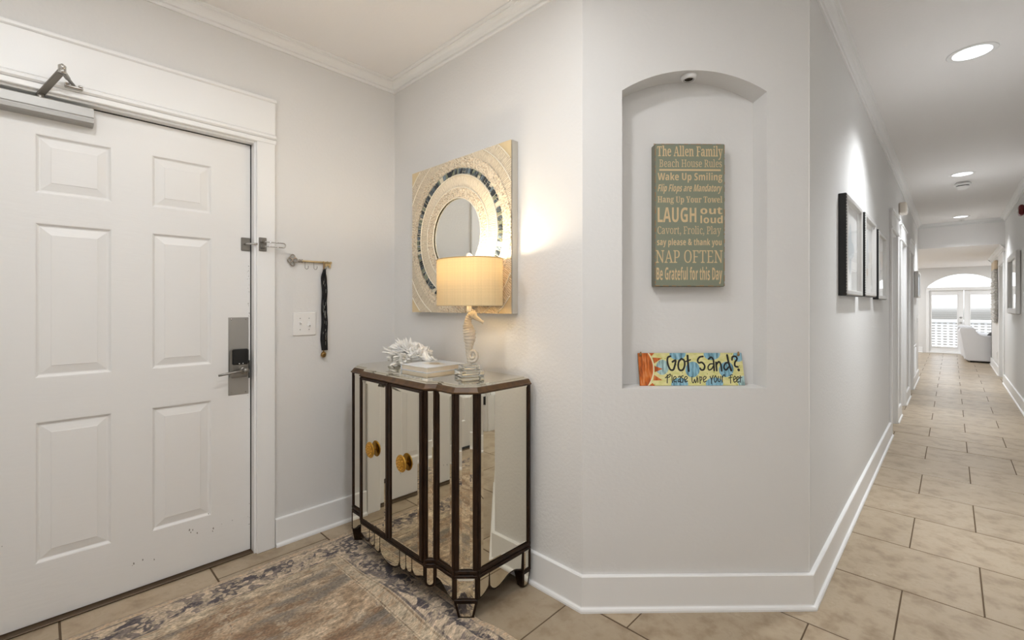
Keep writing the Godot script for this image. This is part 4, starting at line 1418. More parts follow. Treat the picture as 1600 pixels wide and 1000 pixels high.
# ------------------------------------------------------------------ things on the door wall
func build_wall_things() -> void:
	# light switch
	var root := thing("light_switch", "white double toggle light switch plate on the wall by the door", "light switch", Vector3(WX, 1.14, -0.984))
	var xf := Transform3D(Basis(Vector3(0, 0, -1), Vector3.UP, Vector3(1, 0, 0)), Vector3(WX, 1.14, -0.984))
	var st := tool()
	box(st, Vector3(-0.0605, -0.062, 0), Vector3(0.0605, 0.062, 0.006), 0.0045, xf)
	obj("wall_plate", st, M["white plastic"], root)
	for k in 2:
		var x := -0.0235 + 0.047 * k
		st = tool()
		box(st, Vector3(x - 0.0065, -0.013, 0.0055), Vector3(x + 0.0065, 0.013, 0.0068), 0.0008, xf)
		var s := obj("switch_slot", st, M["grout"] if false else M["trim paint"], root)
		st = tool()
		var tilt := Transform3D(Basis(Vector3.RIGHT, deg_to_rad(-32.0 if k == 0 else 32.0)), Vector3(x, 0, 0.004))
		box(st, Vector3(-0.0045, -0.0055, 0), Vector3(0.0045, 0.0055, 0.017), 0.0015, xf * tilt)
		obj("toggle", st, M["white plastic"], root)
		st = tool(true)
		for y in [-0.030, 0.030]: ball(st, xf * Vector3(x, y, 0.006), Vector3.ONE * 0.0027, 8, 6)
		obj("screws", st, M["brushed steel"], s).set_meta("kind", "stuff")
	# key shaped rack
	root = thing("key_rack", "old brass key shaped rack with three small hooks on the wall", "key rack", Vector3(WX, 1.47, -1.01))
	xf = Transform3D(Basis(Vector3(0, 0, -1), Vector3.UP, Vector3(1, 0, 0)), Vector3(WX + 0.012, 1.4735, -0.92))
	var brass := mat("worn brass", rgb(196, 174, 132), 0.35, 0.6)
	var pewter := mat("pewter", rgb(160, 152, 142), 0.38, 0.7)
	st = tool(true)
	for q in [[-0.014, 0.004], [0.012, 0.004], [-0.001, 0.021], [-0.001, -0.013]]:
		var loop := []
		for k in 21: loop.append(xf * Vector3(q[0] + cos(TAU * k / 20) * 0.0115, q[1] + sin(TAU * k / 20) * 0.0125, 0))
		tube(st, loop, [0.0034], 8, false)
	tube(st, [xf * Vector3(0.022, 0.003, 0), xf * Vector3(0.034, 0.003, 0), xf * Vector3(0.046, 0.003, 0)], [0.004, 0.0075, 0.004], 10)
	ball(st, xf * Vector3(0.036, 0.003, 0), Vector3(0.007, 0.009, 0.007), 10, 8)
	ball(st, xf * Vector3(0.048, 0.003, 0), Vector3(0.005, 0.010, 0.006), 10, 8)
	tube(st, [xf * Vector3(-0.001, 0.004, -0.012), xf * Vector3(-0.001, 0.004, 0.0)], [0.004], 8)
	obj("key_bow", st, pewter, root)
	st = tool(true)
	tube(st, [xf * Vector3(0.046, 0.003, 0), xf * Vector3(0.20, 0.003, 0)], [0.0052], 12)
	for x in [0.163, 0.186, 0.204]: ball(st, xf * Vector3(x, 0.003, 0), Vector3(0.004, 0.0075, 0.0075), 10, 8)
	tube(st, [xf * Vector3(0.163, 0.003, -0.012), xf * Vector3(0.163, 0.003, 0.0)], [0.004], 8)
	st.set_smooth_group(-1)
	extrude(st, PackedVector2Array([Vector2(0.172, 0.0), Vector2(0.172, -0.022), Vector2(0.181, -0.022), Vector2(0.181, -0.012), Vector2(0.187, -0.016), Vector2(0.193, -0.012), Vector2(0.193, -0.025), Vector2(0.203, -0.025), Vector2(0.203, 0.0)]), -0.0025, 0.0025, xf)
	obj("key_shaft", st, brass, root)
	for x in [0.062, 0.109, 0.160]:
		st = tool(true)
		var hook := [xf * Vector3(x, 0.0, 0.004), xf * Vector3(x, -0.028, 0.004)]
		for k in 9:
			var a := PI + PI * k / 8.0
			hook.append(xf * Vector3(x + 0.006 + cos(a) * 0.006, -0.032 + sin(a) * 0.008, 0.004 + 0.012 * k / 8.0))
		hook.append(xf * Vector3(x + 0.012, -0.022, 0.018))
		tube(st, hook, [0.0014], 8)
		obj("hook", st, M["dark nickel"], root)
	# lanyard on the last hook
	root = thing("lanyard", "black corded lanyard with a small brass bell hanging from the key rack", "lanyard", Vector3(WX + 0.02, 1.20, -1.084))
	st = tool(true)
	rng.seed = 3
	for s in 7:
		var pts := []
		var ph := rng.randf() * TAU
		for k in 41:
			var t := k / 40.0
			var y := lerpf(1.440, 0.992, t)
			var spread := 0.003 + 0.0105 * smoothstep(0.0, 0.12, t) * (1.0 - 0.25 * smoothstep(0.85, 1.0, t))
			pts.append(Vector3(WX + 0.0155 + 0.005 * sin(ph + t * 5.0), y, -1.086 + (s - 3) / 3.0 * spread + 0.002 * sin(ph * 2.0 + t * 17.0)))
		tube(st, pts, [0.0044], 6)
	obj("cord", st, M["cord black"], root)
	st = tool(true)
	for k in 26:
		var y := rng.randf_range(1.03, 1.40)
		var z := -1.086 + rng.randf_range(-0.010, 0.010)
		tube(st, [Vector3(WX + 0.0262, y, z), Vector3(WX + 0.0258, y - rng.randf_range(0.008, 0.022), z + 0.0006)], [0.0009], 5)
	obj("silver_thread", st, M["brushed steel"], root).set_meta("kind", "stuff")
	st = tool(true)
	tube(st, [Vector3(WX + 0.016, 1.436, -1.084), Vector3(WX + 0.016, 1.478, -1.082)], [0.0045, 0.0035], 8)
	obj("tan_loop", st, M["jute"], root)
	st = tool(true)
	ball(st, Vector3(WX + 0.016, 0.968, -1.081), Vector3(0.0145, 0.0165, 0.0145), 16, 12)
	ball(st, Vector3(WX + 0.03, 0.974, -1.082), Vector3(0.004, 0.0085, 0.0085), 12, 8)
	tube(st, [Vector3(WX + 0.016, 0.982, -1.081), Vector3(WX + 0.016, 0.996, -1.083)], [0.004, 0.003], 8)
	obj("bell", st, mat("aged brass", rgb(150, 118, 70), 0.3, 0.85), root)

# ------------------------------------------------------------------ the two signs in the niche and the lamp in its arch
func text_shape(st: SurfaceTool, text: String, font: Font, x0: float, x1: float, base: float, cap: float, xf: Transform3D, shear := 0.0) -> void:
	# one line of lettering between x0 and x1, its capitals from `base` up to `cap`
	var probe := TextMesh.new()
	probe.font = font; probe.font_size = 64; probe.pixel_size = 0.01; probe.depth = 0.0; probe.text = "H"
	var hb := probe.get_aabb()
	var tm := TextMesh.new()
	tm.font = font; tm.font_size = 64; tm.pixel_size = 0.01; tm.depth = 0.0; tm.curve_step = 1.0; tm.text = text
	tm.horizontal_alignment = HORIZONTAL_ALIGNMENT_LEFT
	var bb := tm.get_aabb()
	var arr := tm.get_mesh_arrays()
	var pos: PackedVector3Array = arr[Mesh.ARRAY_VERTEX]
	var idx: PackedInt32Array = arr[Mesh.ARRAY_INDEX]
	var sy := (cap - base) / hb.size.y
	var grown := absf(shear) * (bb.size.y * sy)
	var sx := (x1 - x0 - grown * 0.7) / bb.size.x
	var put := func(i: int) -> Vector3:
		var p := pos[i]
		var y := (p.y - hb.position.y) * sy
		return xf * Vector3(x0 + (p.x - bb.position.x) * sx + shear * y, base + y, 0.0)
	for i in range(0, idx.size(), 3):
		var a: Vector3 = put.call(idx[i]); var b: Vector3 = put.call(idx[i + 1]); var c: Vector3 = put.call(idx[i + 2])
		if (b - a).cross(c - a).dot(xf.basis.z) < 0.0: tri(st, a, c, b)
		else: tri(st, a, b, c)

func face_font(family: String, heavy: bool) -> SystemFont:
	var f := SystemFont.new()
	f.font_names = PackedStringArray([family])
	f.font_weight = 700 if heavy else 400
	return f

func build_rules_sign() -> void:
	var nf := niche_frame()
	var d := 0.105
	var x0 := 0.3165; var x1 := 0.6145; var y0 := 1.3195; var y1 := 1.923
	var root := thing("rules_sign", "tall grey green wooden sign with a list of cream house rules", "sign", nf * Vector3((x0 + x1) / 2.0, y0, -d))
	var st := tool()
	box(st, Vector3(x0, y0, -d), Vector3(x1, y1, -d + 0.0445), 0.0025, nf)
	obj("board", st, M["sign side"], root)
	var xf := nf * Transform3D(Basis(), Vector3(x0, y0, -d + 0.0452))
	var W := x1 - x0; var H := y1 - y0
	st = tool()
	box(st, Vector3(0.003, 0.003, -0.001), Vector3(W - 0.003, H - 0.003, 0.0), 0.0, xf)
	obj("painted_face", st, M["sign face"], root)
	st = tool()
	rng.seed = 19
	for e in 4:
		var n := 26 if e % 2 == 0 else 12
		for k in n:
			var t := (k + rng.randf()) / n
			var l := rng.randf_range(0.006, 0.022)
			var w := rng.randf_range(0.0012, 0.003)
			if e == 0: box(st, Vector3(0.001, t * H - l, -0.001), Vector3(0.001 + w, t * H, 0.0006), 0.0, xf)
			elif e == 2: box(st, Vector3(W - 0.001 - w, t * H - l, -0.001), Vector3(W - 0.001, t * H, 0.0006), 0.0, xf)
			elif e == 1: box(st, Vector3(t * W - l, 0.001, -0.001), Vector3(t * W, 0.001 + w, 0.0006), 0.0, xf)
			else: box(st, Vector3(t * W - l, H - 0.001 - w, -0.001), Vector3(t * W, H - 0.001, 0.0006), 0.0, xf)
	obj("worn_edges", st, M["sign worn"], root).set_meta("kind", "stuff")
	var serif_bold := face_font("Droid Serif", true); var serif := face_font("Droid Serif", false)
	var sans_bold := face_font("Droid Sans", true)
	var X := func(x: float) -> float: return (x - 100.0) / 870.0 * W
	var Y := func(y: float) -> float: return H - (y - 85.0) / 1780.0 * H
	var lines := [
		["The Allen Family", serif_bold, 128, 942, 243, 118, 0.0], ["Beach House Rules", serif, 155, 932, 376, 284, 0.0],
		["Wake Up Smiling", sans_bold, 135, 938, 540, 452, 0.0], ["Flip Flops are Mandatory", sans_bold, 135, 940, 680, 594, 0.18],
		["Hang Up Your Towel", serif_bold, 133, 938, 818, 742, 0.0], ["LAUGH", sans_bold, 135, 615, 1064, 884, 0.0],
		["out", sans_bold, 665, 935, 960, 870, 0.0], ["loud", sans_bold, 665, 942, 1075, 985, 0.0],
		["Cavort, Frolic, Play", serif, 133, 922, 1210, 1116, 0.0], ["say please & thank you", sans_bold, 128, 930, 1350, 1272, 0.0],
		["NAP OFTEN", serif, 112, 942, 1570, 1414, 0.0], ["Be Grateful for this Day", sans_bold, 120, 936, 1782, 1630, 0.0]]
	var lf := xf * Transform3D(Basis(), Vector3(0, 0, 0.0006))
	for l in lines:
		st = tool()
		text_shape(st, l[0], l[1], X.call(l[2]), X.call(l[3]), Y.call(l[4]), Y.call(l[5]), lf, l[6])
		obj("lettering", st, M["sign letters"], root)
	st = tool()
	box(st, Vector3(X.call(155), Y.call(424), 0), Vector3(X.call(920), Y.call(402), 0.0006), 0.0, xf)
	obj("painted_rule", st, M["sign letters"], root)

func stamp(im: Image, p: Vector2, r: float, c: Color) -> void:
	for y in range(maxi(0, int(p.y - r - 1)), mini(im.get_height(), int(p.y + r + 2))):
		for x in range(maxi(0, int(p.x - r - 1)), mini(im.get_width(), int(p.x + r + 2))):
			var k := clampf(r - Vector2(x - p.x, y - p.y).length() + 0.5, 0.0, 1.0)
			if k > 0.0: im.set_pixel(x, y, im.get_pixel(x, y).lerp(c, k))

func paint_poly(im: Image, poly: PackedVector2Array, c: Color, streak := 0.0, nz: FastNoiseLite = null) -> void:
	var lo := poly[0]; var hi := poly[0]
	for p in poly: lo = lo.min(p); hi = hi.max(p)
	for y in range(maxi(0, int(lo.y)), mini(im.get_height(), int(hi.y) + 1)):
		for x in range(maxi(0, int(lo.x)), mini(im.get_width(), int(hi.x) + 1)):
			if Geometry2D.is_point_in_polygon(Vector2(x, y), poly):
				var k := streak * nz.get_noise_2d(x * 3.0, y * 0.5) if nz else 0.0
				im.set_pixel(x, y, c.lightened(k) if k > 0.0 else c.darkened(-k))

func build_sand_sign() -> void:
	var w := 1000; var h := 300
	var im := Image.create_empty(w, h, false, Image.FORMAT_RGB8)
	var nz := noise(91, 0.012, 3)
	for y in h:
		for x in w:
			var k := nz.get_noise_2d(x, y * 2.0)
			im.set_pixel(x, y, rgb(226, 218, 158).lerp(rgb(208, 204, 128), clampf(0.35 + k, 0.0, 1.0)))
	# marks are given on a grid measured from the sign: x 115..1490, y 97..495, the sides leaning
	var U := func(x: float, y: float) -> Vector2:
		var t := (y - 97.0) / 398.0
		return Vector2((x - (115.0 + 30.0 * t)) / (1310.0 + 35.0 * t) * w, t * h)
	for b in [[615, 112, 102, 68, 0], [425, 272, 82, 92, 1], [810, 300, 92, 96, 0], [650, 478, 108, 78, 0], [1050, 112, 104, 72, 0], [1240, 300, 94, 94, 0], [1095, 470, 112, 72, 0], [1392, 130, 72, 76, 0], [1476, 450, 84, 72, 1]]:
		var poly := PackedVector2Array()
		for k in 40: poly.append(U.call(b[0] + cos(TAU * k / 40) * b[2], b[1] + sin(TAU * k / 40) * b[3]))
		paint_poly(im, poly, rgb(126, 176, 196) if b[4] == 0 else rgb(166, 198, 198), 0.5, nz)
	var sun := PackedVector2Array([U.call(60, 97)])
	for k in 21:
		var y := 97.0 + 398.0 * k / 20.0
		sun.append(U.call(312.0 - 72.0 * pow((y - 300.0) / 203.0, 2.0), y))
	sun.append(U.call(60, 495))
	for r in [[255, 97, 322, 97, 284, 135], [298, 152, 416, 160, 320, 226], [322, 254, 430, 292, 328, 332], [322, 364, 428, 431, 312, 432], [262, 495, 302, 462, 334, 495]]:
		paint_poly(im, PackedVector2Array([U.call(r[0], r[1]), U.call(r[2], r[3]), U.call(r[4], r[5])]), rgb(198, 92, 24), 0.35, nz)
	paint_poly(im, sun, rgb(206, 100, 20), 0.5, nz)
	for k in 200:
		var y := 97.0 + 398.0 * k / 199.0
		stamp(im, U.call(314.0 - 72.0 * pow((y - 300.0) / 203.0, 2.0), y), 3.2, rgb(244, 232, 206))
	for q in [[600, 240], [415, 160], [460, 165], [1000, 355], [1085, 335], [1405, 255], [1300, 110], [330, 480], [1385, 488], [680, 340], [1240, 140]]: stamp(im, U.call(q[0], q[1]), 5.0, rgb(160, 170, 70))
	var strokes := [
		[8.5, 526, 136, 494, 150, 487, 192, 500, 250, 528, 300, 562, 304, 580, 264, 592, 188, 552, 206], [8.5, 665, 168, 634, 200, 626, 260, 645, 306, 685, 304, 708, 250, 700, 190, 665, 168], [9.5, 742, 130, 750, 220, 762, 318], [6, 720, 202, 780, 180],
		[8, 936, 140, 896, 148, 872, 184, 886, 218, 926, 214, 962, 252, 954, 298, 924, 306, 906, 286], [8, 1010, 172, 1042, 150, 1070, 180, 1080, 244, 1086, 314], [6, 1076, 232, 1032, 234, 1006, 270, 1020, 306, 1056, 290, 1078, 246],
		[8.5, 1106, 214, 1112, 262, 1118, 314], [8, 1110, 244, 1140, 206, 1166, 236, 1182, 318], [7.5, 1266, 216, 1226, 226, 1210, 276, 1236, 306, 1272, 270], [9.5, 1244, 124, 1268, 220, 1304, 314],
		[8, 1308, 182, 1314, 146, 1350, 140, 1372, 170, 1346, 216, 1352, 260, 1388, 270], [12, 1397, 304, 1399, 308],
		[4.5, 464, 402, 524, 356, 522, 386, 486, 402], [5, 490, 364, 490, 462], [5, 548, 370, 555, 458], [4.5, 574, 426, 602, 404, 590, 384, 570, 402, 576, 442, 606, 450], [4.5, 630, 392, 654, 386, 658, 456], [4.5, 652, 416, 630, 430, 634, 452, 656, 434],
		[4.5, 692, 376, 666, 390, 690, 420, 682, 456, 656, 446], [4.5, 714, 430, 746, 404, 730, 384, 710, 405, 720, 450, 750, 440], [4.5, 804, 386, 806, 440, 824, 462, 840, 420, 850, 460, 866, 430, 866, 390], [5, 880, 402, 882, 456], [4, 878, 380, 879, 382],
		[5, 905, 386, 912, 470], [4.5, 905, 396, 930, 394, 926, 426, 908, 432], [4.5, 955, 430, 986, 400, 966, 384, 950, 410, 960, 452, 990, 440], [5, 1036, 386, 1054, 422], [5, 1074, 376, 1056, 430, 1058, 472], [4.5, 1105, 376, 1088, 410, 1102, 456, 1124, 420, 1105, 376],
		[4.5, 1142, 384, 1142, 440, 1164, 444, 1170, 384], [5, 1190, 386, 1192, 456], [4.5, 1190, 402, 1212, 364, 1222, 382], [4.5, 1322, 368, 1296, 376, 1302, 468], [4, 1274, 406, 1322, 394], [4.5, 1340, 430, 1368, 402, 1348, 384, 1336, 420, 1350, 456, 1376, 440],
		[4.5, 1384, 432, 1406, 404, 1390, 388, 1378, 420, 1390, 456, 1412, 446], [5, 1420, 380, 1428, 458], [4, 1404, 408, 1444, 398]]
	for s in strokes:
		var pts := []
		for i in range(1, s.size(), 2): pts.append(Vector2(s[i], s[i + 1]))
		var line := smooth_path(pts, 8) if pts.size() > 2 else [pts[0], pts[0].lerp(pts[1], 0.25), pts[0].lerp(pts[1], 0.5), pts[0].lerp(pts[1], 0.75), pts[1]]
		for i in line.size() - 1:
			var a: Vector2 = U.call(line[i].x, line[i].y); var b: Vector2 = U.call(line[i + 1].x, line[i + 1].y)
			var n := maxi(1, int(a.distance_to(b) / 1.6))
			for k in n + 1: stamp(im, a.lerp(b, float(k) / n), s[0] * (0.98 if s[0] > 5.5 else 0.84), rgb(18, 18, 18))
	var art := mat("painted tile", Color.WHITE, 0.35)
	art.albedo_texture = ImageTexture.create_from_image(im)
	# leans on the back of the niche, its foot further out
	var nf := niche_frame()
	var W := 0.449; var H := 0.139
	var xf := nf * Transform3D(Basis(Vector3.UP, 0.0) * Basis(Vector3.RIGHT, deg_to_rad(-13)), Vector3(0.254, 0.8998, -0.062))
	var root := thing("sand_sign", "hand painted sign with an orange sun leaning on the niche sill", "sign", xf.origin)
	var st := tool()
	box(st, Vector3(0, 0, -0.006), Vector3(W, H, 0), 0.001, xf)
	obj("board", st, M["sign worn"], root)
	st = tool()
	quad_uv(st, xf * Vector3(0.0005, 0.0005, 0.0004), xf * Vector3(W - 0.0005, 0.0005, 0.0004), xf * Vector3(W - 0.0005, H - 0.0005, 0.0004), xf * Vector3(0.0005, H - 0.0005, 0.0004))
	obj("painted_face", st, art, root)
	for x in [0.010, W - 0.016]:
		st = tool(true)
		for k in 1:
			tube(st, smooth_path([xf * Vector3(x - 0.004 + 0.008 * k, H - 0.014, 0.002), xf * Vector3(x, H - 0.006, 0.005), xf * Vector3(x + 0.003, H + 0.003, 0.001), xf * Vector3(x + 0.002, H - 0.004, -0.008)], 5), [0.0028], 7)
		ball(st, xf * Vector3(x, H - 0.008, 0.004), Vector3(0.006, 0.0065, 0.005), 10, 8)
		obj("twine_knot", st, M["jute"], root)

func build_niche_lamp() -> void:
	var nf := niche_frame()
	var at := nf * Vector3(0.455, 2.1995, -0.046)
	var root := thing("niche_spotlight", "small round unlit spotlight set in the arch of the niche", "spotlight", at)
	var x := Transform3D(Basis(Vector3(1, 0, 0), deg_to_rad(0)), at)
	var st := tool(true)
	lathe(st, [Vector2(0.017, -0.012), Vector2(0.022, -0.0145), Vector2(0.028, -0.012), Vector2(0.0315, -0.006), Vector2(0.032, 0.004), Vector2(0.017, 0.004)], 28, x, true)
	obj("trim_ring", st, M["trim paint"], root)
	st = tool(true)
	lathe(st, [Vector2(0.0185, -0.0142), Vector2(0.0205, -0.0150), Vector2(0.0215, -0.0146), Vector2(0.0195, -0.0130)], 28, x, true)
	obj("inner_ring", st, M["dark nickel"], root)
	st = tool(true)
	lathe(st, [Vector2(0, 0.0), Vector2(0.008, -0.001), Vector2(0.017, -0.012), Vector2(0.017, 0.003), Vector2(0, 0.003)], 24, x)
	obj("reflector", st, mat("smoked lens", rgb(84, 74, 62), 0.15, 0.6), root)

# ------------------------------------------------------------------ rug
func build_rug() -> void:
	var x0 := -2.352; var x1 := 0.06; var z0 := -1.205; var z1 := 0.31
	var root := thing("area_rug", "faded oriental rug in beige and slate with a rippled far edge", "rug", Vector3((x0 + x1) / 2.0, 0, (z0 + z1) / 2.0))
	var iw := 1600; var ih := 1004
	var data := PackedByteArray()
	data.resize(iw * ih * 3)
	var n1 := noise(51, 0.9, 4); var n2 := noise(52, 5.5, 3, 0.25); var n3 := noise(53, 26.0, 3); var n4 := noise(54, 9.0, 2); var n5 := noise(55, 110.0, 2)
	var W := x1 - x0; var H := z1 - z0
	var cream := Vector3(202, 182, 156); var tan := Vector3(166, 141, 114); var slate := Vector3(76, 69, 73); var brown := Vector3(116, 90, 68); var grey := Vector3(122, 114, 104); var pale := Vector3(206, 190, 164)
	for j in ih:
		var z := (j + 0.5) / ih * H
		for i in iw:
			var x := (i + 0.5) / iw * W
			var d := minf(minf(x, W - x), minf(z, H - z))
			var a := 0.6 * n1.get_noise_2d(x * 6.0, z * 2.2) + 0.7 * n4.get_noise_2d(x * 1.3, z * 0.32)
			var b := n2.get_noise_2d(x, z)
			var f := n3.get_noise_2d(x * 1.5, z * 0.7)
			var c := cream
			if d < 0.028:
				c = cream.lerp(tan, clampf(0.3 + f, 0.0, 1.0))
			elif d < 0.178:
				# main border: flowers and leaves in slate on cream, set along its length
				var along := x if (z == d or H - z == d) else z
				var v_ := (d - 0.103) / 0.075
				var cell := fposmod(along, 0.26) / 0.26 - 0.5
				var odd := int(floor(along / 0.26)) % 2
				var p := Vector2(cell * 3.4, v_ * (1.0 if odd == 0 else -1.0))
				var ang := p.angle(); var rad := p.length()
				var petals := 0.62 + 0.20 * cos(ang * 6.0 + b * 3.0)
				var k := 0.0
				if rad < petals: k = 0.75 if rad > petals - 0.26 else (0.15 if rad > 0.2 else 0.8)
				else:
					var vine := absf(p.y - 0.55 * sin(cell * TAU + b * 1.5))
					k = 0.85 if vine < 0.20 + 0.15 * b else (0.55 if n4.get_noise_2d(x * 1.4, z * 1.4) > 0.12 else 0.08)
				k *= clampf(1.0 + 1.5 * b + 1.6 * f + 0.8 * n5.get_noise_2d(x, z * 0.5), 0.0, 1.15)
				c = cream.lerp(slate, clampf(k, 0.0, 1.0))
				if d < 0.034 or d > 0.171: c = c.lerp(slate, 0.55 * clampf(0.7 + b * 1.5, 0.0, 1.0))
			elif d < 0.235:
				var kk := 0.15 + 0.5 * clampf(f + b, 0.0, 1.0)
				if absf(d - 0.186) < 0.003 or absf(d - 0.229) < 0.0025: kk = 0.6 + 0.5 * b
				if d > 0.195 and d < 0.222 and sin((x if (z == d or H - z == d) else z) * 72.0 + 3.0 * b) > 0.35: kk += 0.22
				c = pale.lerp(brown, clampf(kk * 0.8, 0.0, 1.0))
			else:
				# field: worn beige with brushed brown and grey patches and the ghost of a floral drawing
				c = tan.lerp(cream, clampf(0.45 + 1.2 * b, 0.0, 1.0))
				c = c.lerp(brown, clampf(a * 1.5 + f * 1.3 - 0.05, 0.0, 0.8))
				c = c.lerp(grey, clampf((n1.get_noise_2d(x * 5.0 + 7.0, z * 2.0 + 3.0) + 0.6 * n4.get_noise_2d(x * 1.6 + 9.0, z * 0.4)) * 1.7 - 0.15 + 0.8 * f, 0.0, 0.8))
				var q := Vector2(fposmod(x, 0.46) - 0.23, fposmod(z + (0.2 if int(x / 0.46) % 2 == 0 else 0.0), 0.4) - 0.2)
				var ring := absf(q.length() - 0.13 - 0.02 * cos(q.angle() * 8.0))
				if ring < 0.003 and b + f > -0.15: c = c.lerp(pale, 0.35)
				var ring2 := absf(q.length() - 0.05 - 0.015 * cos(q.angle() * 5.0 + b))
				if ring2 < 0.0035 and b + f > -0.1: c = c.lerp(slate, 0.4)
				var ring3 := absf(q.length() - 0.17 - 0.05 * cos(q.angle() * 4.0 + 1.0))
				if ring3 < 0.003 and b > -0.05: c = c.lerp(slate if f > 0.0 else pale, 0.35)
			c *= 1.0 + 0.30 * f + 0.22 * n5.get_noise_2d(x * 1.3, z * 0.6)
			var o := (j * iw + i) * 3
			data[o] = clampi(int(c.x), 0, 255); data[o + 1] = clampi(int(c.y), 0, 255); data[o + 2] = clampi(int(c.z), 0, 255)
	var m := mat("woven rug", Color.WHITE, 0.95)
	m.albedo_texture = ImageTexture.create_from_image(Image.create_from_data(iw, ih, false, Image.FORMAT_RGB8, data))
	m.rim_enabled = true
	m.rim = 0.2
	# the pile lies flat, but its far edge is pushed up in a ripple along the cabinet
	var Ht := func(x: float, z: float) -> float:
		var y := 0.006
		var ridge := -1.03 - 0.05 * smoothstep(-1.9, -1.35, x)
		var amp := 0.046 * smoothstep(-2.05, -1.55, x) * (1.0 - 0.35 * smoothstep(-0.9, -0.3, x))
		y += amp * exp(-pow((z - ridge) / (0.055 if z > ridge else 0.030), 2.0))
		y += 0.014 * smoothstep(-1.33, -1.22, x) * (1.0 - smoothstep(-1.0, -0.7, x)) * smoothstep(-1.10, -1.19, z)
		y += 0.007 * smoothstep(-2.30, -2.34, x) * smoothstep(-1.05, -1.12, z) + 0.0012 * sin(x * 7.0 + z * 3.0)
		return y
	var st := tool(true)
	var nx := 160; var nz_ := 150
	var pt := func(i: int, j: int) -> Vector3:
		var x := lerpf(x0, x1, float(i) / nx)
		var t := float(j) / nz_
		var z := lerpf(z0, z1, t * t * 0.55 + t * 0.45)
		return Vector3(x + 0.004 * sin(z * 9.0) * (1.0 if i == 0 else 0.0), Ht.call(x, z), z + 0.005 * sin(x * 8.0) * (1.0 if j == 0 else 0.0))
	for j in nz_:
		for i in nx:
			for q in [[0, 0], [1, 1], [0, 1], [0, 0], [1, 0], [1, 1]]:
				var p: Vector3 = pt.call(i + q[0], j + q[1])
				st.set_uv(Vector2((p.x - x0) / W, (p.z - z0) / H)); v(st, p)
	for i in nx:
		for j in [0, nz_]:
			var a: Vector3 = pt.call(i, j); var b: Vector3 = pt.call(i + 1, j)
			for p in [a, b, b - Vector3(0, 0.0055, 0), a, b - Vector3(0, 0.0055, 0), a - Vector3(0, 0.0055, 0)]:
				st.set_uv(Vector2((p.x - x0) / W, clampf((p.z - z0) / H, 0.002, 0.998))); v(st, p)
	for j in nz_:
		for i in [0, nx]:
			var a: Vector3 = pt.call(i, j); var b: Vector3 = pt.call(i, j + 1)
			for p in [a, b, b - Vector3(0, 0.0055, 0), a, b - Vector3(0, 0.0055, 0), a - Vector3(0, 0.0055, 0)]:
				st.set_uv(Vector2(clampf((p.x - x0) / W, 0.002, 0.998), (p.z - z0) / H)); v(st, p)
	obj("pile", st, m, root)

# ------------------------------------------------------------------ along the corridor
func picture(z0: float, z1: float, y0: float, y1: float, label: String, seed_: int) -> void:
	var zc := (z0 + z1) / 2.0
	var root := thing("picture_frame", label, "picture", Vector3(HX, (y0 + y1) / 2.0, zc), "black framed pictures in the corridor")
	var xf := Transform3D(Basis(Vector3(0, 0, -1), Vector3.UP, Vector3(1, 0, 0)), Vector3(HX, (y0 + y1) / 2.0, zc))
	var w := absf(z1 - z0) / 2.0; var h := (y1 - y0) / 2.0
	var st := tool()
	var f := 0.005
	for e in [[-w, -h, -w + f, h], [w - f, -h, w, h], [-w + f, -h, w - f, -h + f], [-w + f, h - f, w - f, h]]:
		box(st, Vector3(e[0], e[1], 0.0), Vector3(e[2], e[3], 0.034), 0.002, xf)
	obj("black_frame", st, M["black frame"], root)
	st = tool()
	var g := 0.030
	for e in [[-w + f, -h + f, -w + g, h - f], [w - g, -h + f, w - f, h - f], [-w + g, -h + f, w - g, -h + g], [-w + g, h - g, w - g, h - f]]:
		box(st, Vector3(e[0], e[1], 0.003), Vector3(e[2], e[3], 0.038), 0.004, xf)
	var sf := obj("silver_edge", st, M["silver frame"], root)
	st = tool(true)
	for k in 34:
		var y := -h + 0.008 + (2.0 * h - 0.016) * k / 33.0
		for x in [-w + 0.001, w - 0.001]: ball(st, xf * Vector3(x, y, 0.034), Vector3.ONE * 0.0034, 6, 4)
	obj("beaded_rim", st, M["black frame"], sf).set_meta("kind", "stuff")
	st = tool()
	box(st, Vector3(-w + 0.02, -h + 0.02, 0.004), Vector3(w - 0.02, h - 0.02, 0.012), 0.0, xf)
	obj("mat_board", st, M["white mat board"], root)
	st = tool()
	rng.seed = seed_
	var poly := PackedVector2Array()
	for k in 30:
		var a := TAU * k / 30.0
		poly.append(Vector2(cos(a), sin(a)) * (w * 0.5) * (0.75 + 0.25 * cos(a * (3 + seed_ % 3))))
	extrude(st, poly, 0.012, 0.0128, xf)
	obj("print", st, M["pale print"], root)
	st = tool()
	quad(st, xf * Vector3(-w + 0.02, -h + 0.02, 0.026), xf * Vector3(w - 0.02, -h + 0.02, 0.026), xf * Vector3(w - 0.02, h - 0.02, 0.026), xf * Vector3(-w + 0.02, h - 0.02, 0.026))
	obj("glass", st, M["pane"], root)

